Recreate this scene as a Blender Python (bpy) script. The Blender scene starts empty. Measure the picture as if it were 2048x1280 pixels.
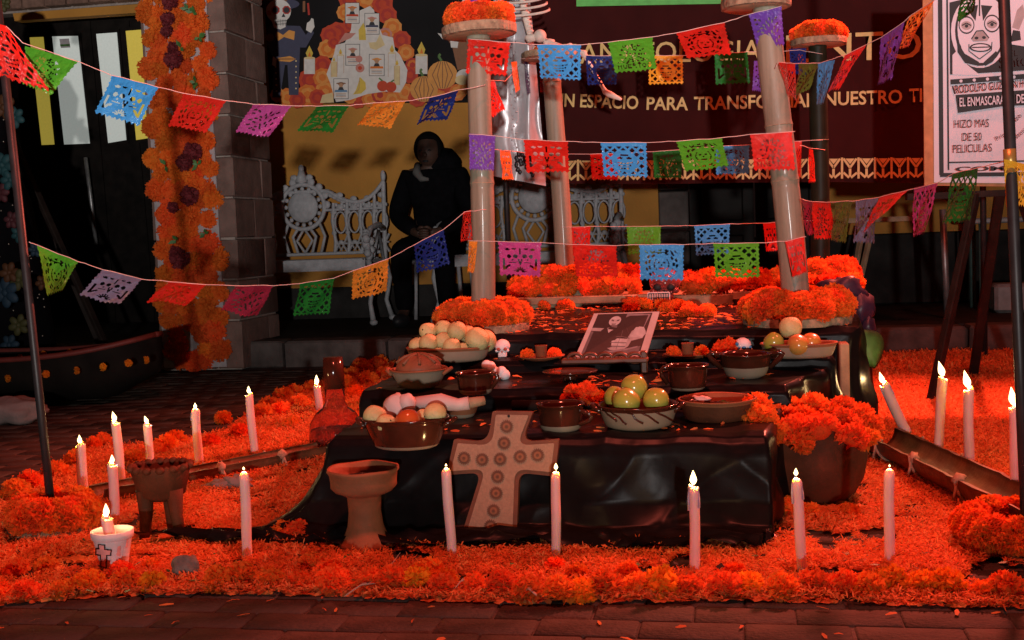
import bpy, math, random
import numpy as np
from mathutils import Vector, Matrix, Euler, noise
R = random.Random(11)
sc = bpy.context.scene
COL = sc.collection
PI = math.pi
# ------------------------------------------------------------------ camera
FPX, YAW, PITCH, ROLL, CAMH = 2440.0, 10.5, 4.2, 2.2, 0.774
_y, _p, _r = (math.radians(a) for a in (YAW, PITCH, ROLL))
_h = Vector((-math.sin(_y), math.cos(_y), 0)); _rt = Vector((math.cos(_y), math.sin(_y), 0))
FWD = _h * math.cos(_p) + Vector((0, 0, -math.sin(_p))); _up = _rt.cross(FWD)
RGT = _rt * math.cos(_r) - _up * math.sin(_r); UPV = _rt * math.sin(_r) + _up * math.cos(_r)
CAM = Vector((0, 0, CAMH))
cd = bpy.data.cameras.new('camera'); cam = bpy.data.objects.new('camera', cd); COL.objects.link(cam)
cd.sensor_width = 36; cd.lens = 36 * FPX / 2048; cd.clip_start = 0.05; cd.clip_end = 200
m3 = Matrix((RGT, UPV, -FWD)).transposed(); cam.matrix_world = Matrix.Translation(CAM) @ m3.to_4x4()
sc.camera = cam
# ------------------------------------------------------------------ night sky, lamps, exposure
w = bpy.data.worlds.new('World'); sc.world = w; w.use_nodes = True
bg = w.node_tree.nodes['Background']; bg.inputs[0].default_value = (0.75, 0.36, 0.32, 1); bg.inputs[1].default_value = 0.009
sc.view_settings.view_transform = 'Standard'; sc.view_settings.look = 'None'
sc.view_settings.exposure = 0; sc.view_settings.gamma = 1; sc.view_settings.use_curve_mapping = False
def spot(name, loc, target, power, col, size, blend, rad):
    l = bpy.data.lights.new(name, 'SPOT'); l.energy = power; l.color = col; l.spot_size = math.radians(size); l.spot_blend = blend
    l.shadow_soft_size = rad; o = bpy.data.objects.new(name, l); COL.objects.link(o); o.location = loc
    o.rotation_euler = (Vector(target) - Vector(loc)).to_track_quat('-Z', 'Y').to_euler()
    return o
RED = (1.0, 0.14, 0.09)
spot('red_stage_lamp', (1.45, 6.35, 3.0), (-0.45, 3.2, 0.0), 1700, RED, 84, 0.75, 0.10)
spot('red_stage_lamp', (-0.30, 1.55, 4.6), (-0.45, 3.30, 0.0), 700, RED, 72, 0.8, 0.20)
spot('red_stage_lamp', (1.7, 4.0, 3.6), (1.15, 5.3, 0.0), 330, RED, 84, 0.9, 0.20)
_fl = CAM - _h * 5 + Vector((0, 0, 0.05))
spot('flash_lamp', _fl, _fl + (_h * 1.0 + Vector((-0.08, 0, math.tan(math.radians(41))))) * 5, 6700, (1.0, 0.95, 0.92), 104, 1.0, 0.07)
# ------------------------------------------------------------------ picture helpers
def ray(x, y): return FWD + RGT * ((x - 1024) / FPX) - UPV * ((y - 640) / FPX)
def P(x, y, Y):
    d = ray(x, y); return CAM + d * (Y / d.y)
def G(x, y, z=0.0):
    d = ray(x, y); return CAM + d * ((z - CAMH) / d.z)
def S(p): return (Vector(p) - CAM).dot(FWD) / FPX
def proj(p):
    v = Vector(p) - CAM; z = v.dot(FWD); return 1024 + FPX * v.dot(RGT) / z, 640 - FPX * v.dot(UPV) / z
# ------------------------------------------------------------------ materials
def M(name, col, rough=0.6, var=0.15, scale=25, bump=0.0, bscale=80, spec=0.4, metal=0.0, col2=None, rand=0.0, sss=0.0, trans=0.0, emit=None, coat=0.0, sheen=0.0, detail=4, attr=None, hue=0.0, stretch=None):
    m = bpy.data.materials.new(name); m.use_nodes = True; nt = m.node_tree; b = nt.nodes['Principled BSDF']; L = nt.links.new
    b.inputs['Roughness'].default_value = rough; b.inputs['Specular IOR Level'].default_value = spec; b.inputs['Metallic'].default_value = metal
    tc = nt.nodes.new('ShaderNodeTexCoord'); nz = nt.nodes.new('ShaderNodeTexNoise'); nz.inputs['Scale'].default_value = scale; nz.inputs['Detail'].default_value = detail
    if stretch:
        mp = nt.nodes.new('ShaderNodeMapping'); mp.inputs['Scale'].default_value = stretch; L(tc.outputs['Object'], mp.inputs['Vector']); L(mp.outputs[0], nz.inputs['Vector'])
    else: L(tc.outputs['Object'], nz.inputs['Vector'])
    mx = nt.nodes.new('ShaderNodeMix'); mx.data_type = 'RGBA'
    rp = nt.nodes.new('ShaderNodeMapRange'); rp.inputs[1].default_value = 0.3; rp.inputs[2].default_value = 0.7
    L(nz.outputs['Fac'], rp.inputs[0]); L(rp.outputs[0], mx.inputs[0])
    c2 = col2 or tuple(min(1, c * (1 + var)) for c in col); c1 = col if col2 else tuple(c * (1 - var) for c in col)
    mx.inputs[6].default_value = (*c1, 1); mx.inputs[7].default_value = (*c2, 1)
    out = mx.outputs[2]
    if attr:
        at = nt.nodes.new('ShaderNodeAttribute'); at.attribute_name = attr; out = at.outputs['Color']
    if rand or hue:
        oi = nt.nodes.new('ShaderNodeObjectInfo'); hs = nt.nodes.new('ShaderNodeHueSaturation')
        r2 = nt.nodes.new('ShaderNodeMapRange'); r2.inputs[3].default_value = 1 - rand; r2.inputs[4].default_value = 1 + rand
        L(oi.outputs['Random'], r2.inputs[0]); L(r2.outputs[0], hs.inputs['Value'])
        if hue:
            r3 = nt.nodes.new('ShaderNodeMapRange'); r3.inputs[3].default_value = 0.5 - hue; r3.inputs[4].default_value = 0.5 + hue
            mu = nt.nodes.new('ShaderNodeMath'); mu.operation = 'MULTIPLY'; mu.inputs[1].default_value = 7.31
            fr = nt.nodes.new('ShaderNodeMath'); fr.operation = 'FRACT'
            L(oi.outputs['Random'], mu.inputs[0]); L(mu.outputs[0], fr.inputs[0]); L(fr.outputs[0], r3.inputs[0]); L(r3.outputs[0], hs.inputs['Hue'])
        L(out, hs.inputs['Color']); out = hs.outputs['Color']
    L(out, b.inputs['Base Color'])
    if bump:
        n2 = nt.nodes.new('ShaderNodeTexNoise'); n2.inputs['Scale'].default_value = bscale; n2.inputs['Detail'].default_value = 5
        bp = nt.nodes.new('ShaderNodeBump'); bp.inputs['Strength'].default_value = bump; bp.inputs['Distance'].default_value = 0.01
        L(tc.outputs['Object'], n2.inputs['Vector']); L(n2.outputs['Fac'], bp.inputs['Height']); L(bp.outputs[0], b.inputs['Normal'])
    if sss:
        b.inputs['Subsurface Weight'].default_value = sss; b.inputs['Subsurface Radius'].default_value = (0.050, 0.024, 0.006); b.inputs['Subsurface Scale'].default_value = 1.0
    if trans: b.inputs['Transmission Weight'].default_value = trans
    if coat: b.inputs['Coat Weight'].default_value = coat; b.inputs['Coat Roughness'].default_value = 0.12
    if sheen: b.inputs['Sheen Weight'].default_value = sheen
    if emit:
        b.inputs['Emission Color'].default_value = (*emit[0], 1); b.inputs['Emission Strength'].default_value = emit[1]
    return m
MT = {}
def mt(k, *a, **kw): MT[k] = M(k, *a, **kw); return MT[k]
mt('marigold', (0.80, 0.130, 0.022), 0.8, col2=(0.86, 0.20, 0.030), scale=18, rand=0.15, hue=0.012, spec=0.15)
mt('marigold_yellow', (0.80, 0.20, 0.012), 0.8, col2=(0.85, 0.30, 0.02), scale=18, rand=0.15, hue=0.012, spec=0.15)
mt('cockscomb', (0.12, 0.008, 0.012), 0.8, var=0.4, scale=40, rand=0.2)
mt('petal', (0.8, 0.2, 0.01), 0.7, attr='col', spec=0.2)
mt('leaf', (0.05, 0.13, 0.03), 0.55, var=0.4)
mt('paver', (0.050, 0.040, 0.034), 0.85, var=0.35, scale=14, bump=0.5, bscale=90, rand=0.10, spec=0.2)
mt('ground', (0.055, 0.045, 0.04), 0.9, var=0.4, scale=9, bump=0.5, bscale=60)
mt('stone_walk', (0.024, 0.022, 0.021), 0.9, spec=0.1, var=0.35, scale=7, bump=0.4, bscale=50, rand=0.15)
mt('kerb', (0.085, 0.07, 0.065), 0.9, spec=0.15, var=0.35, scale=9, bump=0.5, bscale=40, rand=0.2)
mt('pillar_stone', (0.150, 0.090, 0.074), 0.85, var=0.25, scale=11, bump=0.5, bscale=55, rand=0.14)
mt('mortar', (0.30, 0.25, 0.22), 0.9, var=0.2, scale=30, bump=0.4)
mt('ochre', (0.43, 0.19, 0.03), 0.8, var=0.14, scale=3.5, bump=0.25, bscale=45)
mt('dark_door', (0.008, 0.006, 0.005), 0.6, spec=0.12, var=0.5, scale=12)
mt('brick_red', (0.20, 0.11, 0.08), 0.85, var=0.3, scale=20, bump=0.4, rand=0.2)
mt('pane_white', (0.62, 0.66, 0.62), 0.35, emit=((0.92, 1.0, 0.93), 0.24), var=0.06, scale=60, bump=0.35, bscale=260)
mt('pane_yellow', (0.58, 0.44, 0.07), 0.35, emit=((1.0, 0.78, 0.12), 0.26), var=0.08, scale=60, bump=0.35, bscale=260)
mt('iron_white', (0.35, 0.35, 0.365), 0.5, var=0.15, scale=30, bump=0.4, bscale=140)
mt('steel', (0.30, 0.30, 0.30), 0.45, metal=0.7, var=0.3)
mt('pole_black', (0.018, 0.019, 0.02), 0.45, var=0.3)
mt('bamboo', (0.28, 0.25, 0.185), 0.5, spec=0.3, coat=0.08, col2=(0.18, 0.155, 0.11), stretch=(1, 1, .05), detail=7, scale=60, bump=0.15, bscale=60)
mt('bamboo_green', (0.014, 0.016, 0.009), 0.5, spec=0.15, var=0.4, scale=10)
mt('bamboo_brown', (0.15, 0.075, 0.035), 0.5, var=0.35, scale=18, bump=0.2)
mt('bark', (0.40, 0.30, 0.19), 0.85, col2=(0.16, 0.11, 0.07), scale=35, bump=0.8, bscale=60)
mt('cut_wood', (0.50, 0.36, 0.22), 0.7, var=0.2, scale=25)
mt('crate_wood', (0.34, 0.22, 0.13), 0.75, var=0.3, scale=12, bump=0.3)
mt('dark_wood', (0.016, 0.010, 0.008), 0.7, spec=0.15, var=0.4, scale=14, bump=0.2)
mt('carved_wood', (0.13, 0.045, 0.022), 0.4, var=0.3, scale=20)
mt('satin', (0.007, 0.0055, 0.006), 0.31, var=0.2, spec=0.065, bump=0.08, bscale=16)
mt('silver', (0.50, 0.49, 0.51), 0.34, metal=0.25, var=0.08, bump=0.3, bscale=10, spec=0.6); mt('stamp_heart', (0.26, 0.09, 0.04), 0.7)
mt('lace', (0.012, 0.012, 0.016), 0.4, var=0.3)
mt('bone', (0.62, 0.52, 0.45), 0.55, var=0.12, bump=0.1)
mt('clay', (0.26, 0.092, 0.042), 0.7, spec=0.2, var=0.22, scale=16, bump=0.15, bscale=90)
mt('clay_dark', (0.105, 0.032, 0.015), 0.7, spec=0.15, var=0.3, scale=14, bump=0.2, bscale=90)
mt('glaze', (0.055, 0.015, 0.008), 0.14, var=0.35, scale=14, coat=0.15)
mt('clay_pale', (0.27, 0.20, 0.14), 0.6, var=0.16, scale=12)
mt('cross_cream', (0.34, 0.19, 0.125), 0.75, var=0.12, scale=140, bump=0.15, bscale=300)
mt('cross_border', (0.16, 0.045, 0.018), 0.65, var=0.2)
mt('stamp', (0.13, 0.045, 0.022), 0.7, var=0.2)
mt('wax', (0.62, 0.47, 0.46), 0.45, var=0.05, sss=0.9)
mt('wick', (0.02, 0.015, 0.01), 0.9)
mt('guava', (0.60, 0.56, 0.26), 0.5, col2=(0.50, 0.37, 0.16), scale=34, detail=8, bump=0.3, bscale=170, rand=0.12)
mt('apple_green', (0.26, 0.36, 0.045), 0.22, col2=(0.40, 0.36, 0.06), scale=14, coat=0.4, rand=0.1)
mt('apple_red', (0.46, 0.10, 0.03), 0.25, col2=(0.52, 0.30, 0.06), scale=12, coat=0.4)
mt('tomato', (0.50, 0.09, 0.02), 0.16, var=0.15, coat=0.5)
mt('stem', (0.05, 0.03, 0.015), 0.8)
mt('bread', (0.26, 0.10, 0.045), 0.6, col2=(0.17, 0.06, 0.028), scale=14, bump=0.3, bscale=50)
mt('sugar', (0.80, 0.76, 0.77), 0.6, var=0.06, scale=60, bump=0.2, bscale=200)
mt('sugar_pink', (0.55, 0.41, 0.38), 0.6, var=0.1)
mt('blue_icing', (0.04, 0.22, 0.45), 0.4)
mt('red_icing', (0.45, 0.08, 0.05), 0.4)
mt('foam', (0.74, 0.70, 0.71), 0.7, var=0.04, scale=120, bump=0.1, bscale=300)
mt('cutout_pink', (0.75, 0.36, 0.33), 0.7)
mt('ink', (0.010, 0.010, 0.012), 0.6)
mt('paper', (0.58, 0.60, 0.68), 0.75, var=0.05, scale=4)
mt('paper_grey', (0.34, 0.31, 0.32), 0.75)
mt('cork', (0.42, 0.20, 0.09), 0.8, var=0.2)
mt('maroon', (0.040, 0.0055, 0.005), 0.9, var=0.18, scale=6, spec=0.15)
mt('gold', (0.62, 0.42, 0.13), 0.5, var=0.12)
mt('green_print', (0.10, 0.42, 0.08), 0.6)
mt('black_print', (0.008, 0.007, 0.008), 0.7, spec=0.15, var=0.3, scale=3)
mt('navy_cloth', (0.004, 0.004, 0.005), 1.0, spec=0.03, var=0.3)
mt('skin', (0.055, 0.027, 0.018), 0.6, var=0.1)
mt('hair', (0.004, 0.0035, 0.0035), 0.9, spec=0.03)
mt('hood_lining', (0.10, 0.095, 0.09), 0.85)
mt('yarn', (0.72, 0.50, 0.46), 0.8)
mt('rope', (0.42, 0.24, 0.16), 0.9, var=0.3, scale=80)
mt('corn_husk', (0.34, 0.30, 0.24), 0.75, var=0.2)
mt('rock', (0.15, 0.14, 0.125), 0.85, var=0.35, scale=30, bump=0.6)
mt('cloth_white', (0.24, 0.18, 0.17), 0.9, var=0.1, bump=0.3)
mt('purple_cloth', (0.03, 0.018, 0.04), 0.4, var=0.3)
mt('glass_smoke', (0.72, 0.52, 0.47), 0.06, trans=0.98, spec=0.5)
mt('glass_red', (0.45, 0.10, 0.09), 0.08, trans=0.6, spec=0.6)
mt('dress', (0.004, 0.0035, 0.0045), 0.9, spec=0.05)
mt('teal', (0.008, 0.045, 0.052), 0.7); mt('blue_felt', (0.010, 0.028, 0.05), 0.7); mt('orange_felt', (0.07, 0.022, 0.005), 0.7); mt('pink_felt', (0.06, 0.01, 0.014), 0.7); mt('yellow_felt', (0.05, 0.045, 0.012), 0.7)
mt('sequin', (0.5, 0.42, 0.35), 0.3, metal=0.6)
mt('boat_wood', (0.009, 0.007, 0.006), 0.8, spec=0.1, var=0.4, scale=8); mt('boat_rim', (0.13, 0.02, 0.015), 0.6)
mt('teal_metal', (0.06, 0.12, 0.11), 0.5); mt('grey_plastic', (0.22, 0.24, 0.24), 0.5)
mt('water_bottle', (0.5, 0.55, 0.6), 0.08, trans=0.9); mt('brass', (0.42, 0.26, 0.07), 0.35, metal=0.5)
FLAGC = {'red': (0.62, 0.022, 0.014), 'green': (0.085, 0.36, 0.025), 'blue': (0.05, 0.30, 0.68), 'magenta': (0.42, 0.06, 0.24), 'dark green': (0.014, 0.15, 0.022), 'orange': (0.80, 0.24, 0.03), 'navy': (0.012, 0.025, 0.15), 'purple': (0.14, 0.05, 0.34), 'silver lilac': (0.22, 0.19, 0.30), 'yellow': (0.72, 0.36, 0.03), 'maroon': (0.28, 0.02, 0.045), 'olive': (0.085, 0.13, 0.022), 'grey blue': (0.14, 0.18, 0.30)}
for k, c in FLAGC.items():
    m = mt('foil_' + k, c, 0.09, var=0.06, scale=40, bump=0.8, bscale=55, spec=0.16)
    # thin foil lets some light through
    nt = m.node_tree; b = nt.nodes['Principled BSDF']; tr = nt.nodes.new('ShaderNodeBsdfTranslucent'); tr.inputs[0].default_value = (*c, 1)
    mx = nt.nodes.new('ShaderNodeMixShader'); mx.inputs[0].default_value = 0.07
    nt.links.new(b.outputs[0], mx.inputs[1]); nt.links.new(tr.outputs[0], mx.inputs[2]); nt.links.new(mx.outputs[0], nt.nodes['Material Output'].inputs[0])
def thin(k, f):      # petals let light through
    m = MT[k]; nt = m.node_tree; b = nt.nodes['Principled BSDF']; tr = nt.nodes.new('ShaderNodeBsdfTranslucent'); mx = nt.nodes.new('ShaderNodeMixShader'); mx.inputs[0].default_value = f
    nt.links.new(b.inputs['Base Color'].links[0].from_socket, tr.inputs[0]); nt.links.new(b.outputs[0], mx.inputs[1]); nt.links.new(tr.outputs[0], mx.inputs[2]); nt.links.new(mx.outputs[0], nt.nodes['Material Output'].inputs[0])
for k in ('marigold', 'marigold_yellow', 'petal'): thin(k, 0.46)
fm = bpy.data.materials.new('flame'); fm.use_nodes = True; _n = fm.node_tree; _n.nodes.remove(_n.nodes['Principled BSDF'])
_e = _n.nodes.new('ShaderNodeEmission'); _e.inputs[0].default_value = (1, 0.66, 0.28, 1); _e.inputs[1].default_value = 3.4
_t = _n.nodes.new('ShaderNodeBsdfTransparent'); _a = _n.nodes.new('ShaderNodeAddShader'); _n.links.new(_e.outputs[0], _a.inputs[0]); _n.links.new(_t.outputs[0], _a.inputs[1]); _n.links.new(_a.outputs[0], _n.nodes['Material Output'].inputs[0])
MT['flame'] = fm
MT['glass_smoke'].node_tree.nodes['Principled BSDF'].inputs['IOR'].default_value = 1.09
# ------------------------------------------------------------------ object helpers
WL = {}
class MB:
    def __init__(s): s.v = []; s.f = []; s.m = []
    def add(s, vs, fs, mi=0):
        o = len(s.v); s.v += [tuple(v) for v in vs]; s.f += [tuple(i + o for i in f) for f in fs]; s.m += [mi] * len(fs); return s
    def box(s, c, d, rot=None, mi=0, taper=1.0):
        c = Vector(c); x, y, z = (k / 2 for k in d)
        pts = [Vector((a * x * (taper if e > 0 else 1), b * y * (taper if e > 0 else 1), e * z)) for e in (-1, 1) for a, b in ((-1, -1), (1, -1), (1, 1), (-1, 1))]
        if rot is not None: pts = [rot @ p for p in pts]
        return s.add([c + p for p in pts], [(3, 2, 1, 0), (4, 5, 6, 7), (0, 1, 5, 4), (1, 2, 6, 5), (2, 3, 7, 6), (3, 0, 4, 7)], mi)
    def bbox(s, c, d, b, rot=None, mi=0, jit=0.0):   # box with chamfered edges
        c = Vector(c); x, y, z = (k / 2 for k in d); vs = []
        ring = [(-x + b, -y), (x - b, -y), (x, -y + b), (x, y - b), (x - b, y), (-x + b, y), (-x, y - b), (-x, -y + b)]
        for zz, k in ((-z, 1 - b / max(x, y)), (-z + b, 1), (z - b, 1), (z, 1 - b / max(x, y))):
            for px, py in ring:
                q = Vector((px * k if abs(px) < x - 1e-9 or k == 1 else math.copysign(x - b, px), py * k if abs(py) < y - 1e-9 or k == 1 else math.copysign(y - b, py), zz))
                if jit: q += Vector((R.uniform(-jit, jit), R.uniform(-jit, jit), R.uniform(-jit, jit)))
                if rot is not None: q = rot @ q
                vs.append(c + q)
        fs = [tuple(range(7, -1, -1)), tuple(range(24, 32))]
        for k in range(3):
            for i in range(8): j = (i + 1) % 8; fs.append((k * 8 + i, k * 8 + j, k * 8 + 8 + j, k * 8 + 8 + i))
        return s.add(vs, fs, mi)
    def lathe(s, prof, n=28, c=(0, 0, 0), mi=0, sx=1, sy=1, rot=None, wob=None):
        c = Vector(c); vs = []; fs = []
        for r, z in prof:
            for i in range(n):
                a = 2 * PI * i / n; q = Vector((r * math.cos(a) * sx, r * math.sin(a) * sy, z))
                if wob: q = wob(q, a, r, z)
                if rot is not None: q = rot @ q
                vs.append(c + q)
        for k in range(len(prof) - 1):
            for i in range(n): j = (i + 1) % n; fs.append((k * n + i, k * n + j, (k + 1) * n + j, (k + 1) * n + i))
        if prof[0][0] > 1e-5: fs.append(tuple(range(n - 1, -1, -1)))
        if prof[-1][0] > 1e-5: fs.append(tuple((len(prof) - 1) * n + i for i in range(n)))
        return s.add(vs, fs, mi)
    def tube(s, pts, rad, n=8, mi=0, caps=True, closed=False):
        pts = [Vector(p) for p in pts]; k = len(pts); rad = rad if isinstance(rad, (list, tuple)) else [rad] * k
        vs = []; fs = []; u = None
        for i, p in enumerate(pts):
            t = (pts[(i + 1) % k] - pts[i - 1]) if closed else (pts[min(i + 1, k - 1)] - pts[max(i - 1, 0)])
            t = t.normalized() if t.length > 1e-9 else Vector((0, 0, 1))
            if u is None: u = t.orthogonal().normalized()
            u = (u - t * u.dot(t)); u = u.normalized() if u.length > 1e-6 else t.orthogonal().normalized(); vv = t.cross(u)
            for j in range(n): a = 2 * PI * j / n; vs.append(p + (u * math.cos(a) + vv * math.sin(a)) * rad[i])
        for i in range(k if closed else k - 1):
            for j in range(n): q = (j + 1) % n; i2 = (i + 1) % k; fs.append((i * n + j, i * n + q, i2 * n + q, i2 * n + j))
        if caps and not closed: fs += [tuple(range(n - 1, -1, -1)), tuple((k - 1) * n + j for j in range(n))]
        return s.add(vs, fs, mi)
    def sph(s, c, r, n=16, m=10, mi=0, fn=None, rot=None):
        c = Vector(c); r = r if isinstance(r, (tuple, list)) else (r, r, r); vs = []; fs = []
        def pt(q):
            if fn: q = fn(q)
            q = Vector((q.x * r[0], q.y * r[1], q.z * r[2]))
            if rot is not None: q = rot @ q
            return c + q
        vs.append(pt(Vector((0, 0, -1))))
        for k in range(1, m):
            t = -PI / 2 + PI * k / m
            for i in range(n): a = 2 * PI * i / n; vs.append(pt(Vector((math.cos(t) * math.cos(a), math.cos(t) * math.sin(a), math.sin(t)))))
        vs.append(pt(Vector((0, 0, 1)))); l = len(vs) - 1
        for i in range(n):
            j = (i + 1) % n; fs.append((0, 1 + j, 1 + i)); fs.append((l, l - n + i, l - n + j))
            for k in range(m - 2): fs.append((1 + k * n + i, 1 + k * n + j, 1 + (k + 1) * n + j, 1 + (k + 1) * n + i))
        return s.add(vs, fs, mi)
    def ext(s, pts, d, mi=0):        # outline polygon (3D points) given thickness by the vector d
        k = len(pts); d = Vector(d); a = [Vector(p) for p in pts]; b = [p + d for p in a]
        return s.add(a + b, [tuple(range(k)), tuple(range(2 * k - 1, k - 1, -1))] + [(i, k + i, k + (i + 1) % k, (i + 1) % k) for i in range(k)], mi)
    def build(s, name, mats, parent=None, org=None, smooth=True):
        mats = mats if isinstance(mats, (list, tuple)) else [mats]
        pw = WL.get(parent.name, Vector()) if parent else Vector()
        if org is None: org = pw if parent else (sum((Vector(v) for v in s.v), Vector()) / len(s.v) if s.v else Vector())
        org = Vector(org)
        me = bpy.data.meshes.new(name); me.from_pydata([tuple(Vector(v) - org) for v in s.v], [], s.f)
        for q in mats: me.materials.append(MT[q] if isinstance(q, str) else q)
        if len(mats) > 1: me.polygons.foreach_set('material_index', s.m)
        if smooth: me.polygons.foreach_set('use_smooth', [True] * len(me.polygons))
        me.update()
        o = bpy.data.objects.new(name, me); COL.objects.link(o)
        if parent: o.parent = parent
        o.location = org - pw; WL[o.name] = org
        return o
def hard(o, ang=35):
    me = o.data; me.polygons.foreach_set('use_smooth', [True] * len(me.polygons))
    try: me.set_sharp_from_angle(angle=math.radians(ang))
    except Exception: pass
    return o
def tag(o, label=None, cat=None, group=None, kind=None):
    if label: o['label'] = label
    if cat: o['category'] = cat
    if group: o['group'] = group
    if kind: o['kind'] = kind
    return o
def thing(name, label, cat, loc, group=None):
    o = bpy.data.objects.new(name, None); o.empty_display_size = 0.05; COL.objects.link(o); o.location = Vector(loc); WL[o.name] = Vector(loc)
    return tag(o, label, cat, group)
def inst(name, me, parent, loc, rot=(0, 0, 0), scale=1.0, mat=None):   # a shared mesh as its own object; loc in world
    o = bpy.data.objects.new(name, me); COL.objects.link(o); pw = WL[parent.name] if parent else Vector()
    if parent: o.parent = parent
    o.location = Vector(loc) - pw; o.rotation_euler = rot; o.scale = (scale,) * 3 if isinstance(scale, (int, float)) else scale
    WL[o.name] = Vector(loc)
    if mat: o.material_slots[0].link = 'OBJECT'; o.material_slots[0].material = MT[mat]
    return o
def blob_fn(seed, amt=0.2, fr=1.5):
    def fn(q): return q * (1 + amt * noise.noise(q * fr + Vector((seed * 3.7, seed * 1.3, seed))))
    return fn
_txt = {}
def text(body, A, B, cap, mat, name, parent, bold=0.0, depth=0.0015, up=Vector((0, 0, 1)), push=Vector((0, -0.003, 0)), spacing=1.0):
    """lettering from point A to point B, cap height in metres"""
    c = bpy.data.curves.new('t', 'FONT'); c.body = body; c.size = 1; c.offset = bold; c.extrude = 0.0; c.space_character = spacing; c.resolution_u = 3
    o = bpy.data.objects.new('t', c); COL.objects.link(o); dg = bpy.context.evaluated_depsgraph_get()
    me = bpy.data.meshes.new_from_object(o.evaluated_get(dg)); bpy.data.objects.remove(o); bpy.data.curves.remove(c)
    co = np.zeros(len(me.vertices) * 3); me.vertices.foreach_get('co', co); co = co.reshape(-1, 3)
    x0, x1 = co[:, 0].min(), co[:, 0].max(); A, B = Vector(A), Vector(B); d = B - A
    U = d / (x1 - x0); V = (up - d.normalized() * up.dot(d.normalized())).normalized() * (cap / 0.70)
    pw = WL.get(parent.name, Vector()) if parent else Vector()
    vs = [tuple(A + push + U * (p[0] - x0) + V * p[1] - pw) for p in co]
    me.vertices.foreach_set('co', np.array(vs).ravel()); me.update(); me.materials.clear(); me.materials.append(MT[mat]); me.name = name
    q = bpy.data.objects.new(name, me); COL.objects.link(q)
    if parent: q.parent = parent
    WL[q.name] = pw; return q
class Print:      # flat print made of many coloured shapes laid on the plane Y = c, each a hair in front of the one below
    def __init__(s, Y): s.Y = Y; s.mb = MB(); s.mats = []; s.k = 0
    def mi(s, m):
        if m not in s.mats: s.mats.append(m)
        return s.mats.index(m)
    def poly(s, pts, m):
        s.k += 1; y = s.Y - 0.0012 - s.k * 0.00006
        s.mb.add([P(a, b, y) for a, b in pts], [tuple(range(len(pts)))], s.mi(m))
    def disc(s, x, y, rx, m, ry=None, n=14, wav=0.0):
        ry = ry or rx; s.poly([(x + rx * math.cos(2 * PI * i / n) * (1 + wav * (i % 2)), y + ry * math.sin(2 * PI * i / n) * (1 + wav * (i % 2))) for i in range(n)], m)
    def line(s, pts, wd, m):
        for (a, b), (c, d) in zip(pts, pts[1:]):
            l = math.hypot(c - a, d - b) or 1; nx, ny = -(d - b) / l * wd / 2, (c - a) / l * wd / 2
            s.poly([(a + nx, b + ny), (c + nx, d + ny), (c - nx, d - ny), (a - nx, b - ny)], m)
    def build(s, name, parent): return s.mb.build(name, s.mats, parent, smooth=False)
# ================================================================== SETTING
YW = 9.0          # facade plane
YS = 7.03         # front of the raised walkway
mb = MB(); mb.add([(-40, -20, -0.006), (40, -20, -0.006), (40, 60, -0.006), (-40, 60, -0.006)], [(0, 1, 2, 3)])
ground = mb.build('ground', 'ground', org=(0, 0, -0.006)); tag(ground, kind='structure')
# brick pavers, each its own piece, where the photograph shows bare paving
pv = MB(); pv.bbox((0, 0, 0), (0.1975, 0.0975, 0.03), 0.0035); po = pv.build('paver', 'paver', org=(0, 0, 0)); pme = po.data; bpy.data.objects.remove(po); WL.pop('paver', None)
cand = []
for iy in range(int(2.1 / 0.1), int(6.4 / 0.1)):
    for ix in range(-34, 12):
        x = ix * 0.2 + (0.1 if iy % 2 else 0); y = iy * 0.1
        px, py = proj((x, y, 0))
        if not (-90 < px < 2140 and py < 1330): continue
        near = py > 1165
        left = px < 620 and 770 < py < 1000 and py < 1010 - 0.28 * px + (40 if px < 200 else 0)
        if near or left: cand.append((0 if near else 1, -S((x, y, 0)) if 0 else S((x, y, 0)), x, y))
cand.sort(); cand = cand[:292]; taken = set()
for _, _, x, y in cand:
    inst('paver', pme, ground, (x + R.uniform(-.003, .003), y + R.uniform(-.003, .003), -0.0155 + R.uniform(-.0022, .0012)), (R.uniform(-.007, .007), R.uniform(-.007, .007), R.uniform(-.01, .01)))
    taken.add((round(x, 3), round(y, 3)))
# the rest of the paving (under petals, or too far to tell apart) as one joined piece
rest = MB()
for iy in range(int(1.5 / 0.1), int(6.95 / 0.1)):
    for ix in range(-32, 17):
        x = ix * 0.2 + (0.1 if iy % 2 else 0); y = iy * 0.1
        if (round(x, 3), round(y, 3)) in taken: continue
        rest.box((x, y, -0.016 + R.uniform(-.003, .002)), (0.194, 0.094, 0.03))
tag(rest.build('paver_field', 'paver', ground), kind='stuff')
# raised walkway with kerb stones
mb = MB(); mb.box((-1, (YS + .22 + YW + 6) / 2, 0.06), (16, YW + 6 - YS - .22, 0.178)); walk = tag(mb.build('raised_walkway', 'stone_walk', smooth=False), kind='structure')
x = -9.0
while x < 6:
    l = R.uniform(.48, .72); mb = MB(); mb.bbox((0, 0, 0), (l - .012, .215, .17), .014, jit=.004)
    o = mb.build('kerb_stone', 'kerb', walk, org=(0, 0, 0)); o.location = Vector((x + l / 2, YS + .108 + R.uniform(-.006, .006), .068 + R.uniform(-.005, .004))) - WL[walk.name]; hard(o); x += l
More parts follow.
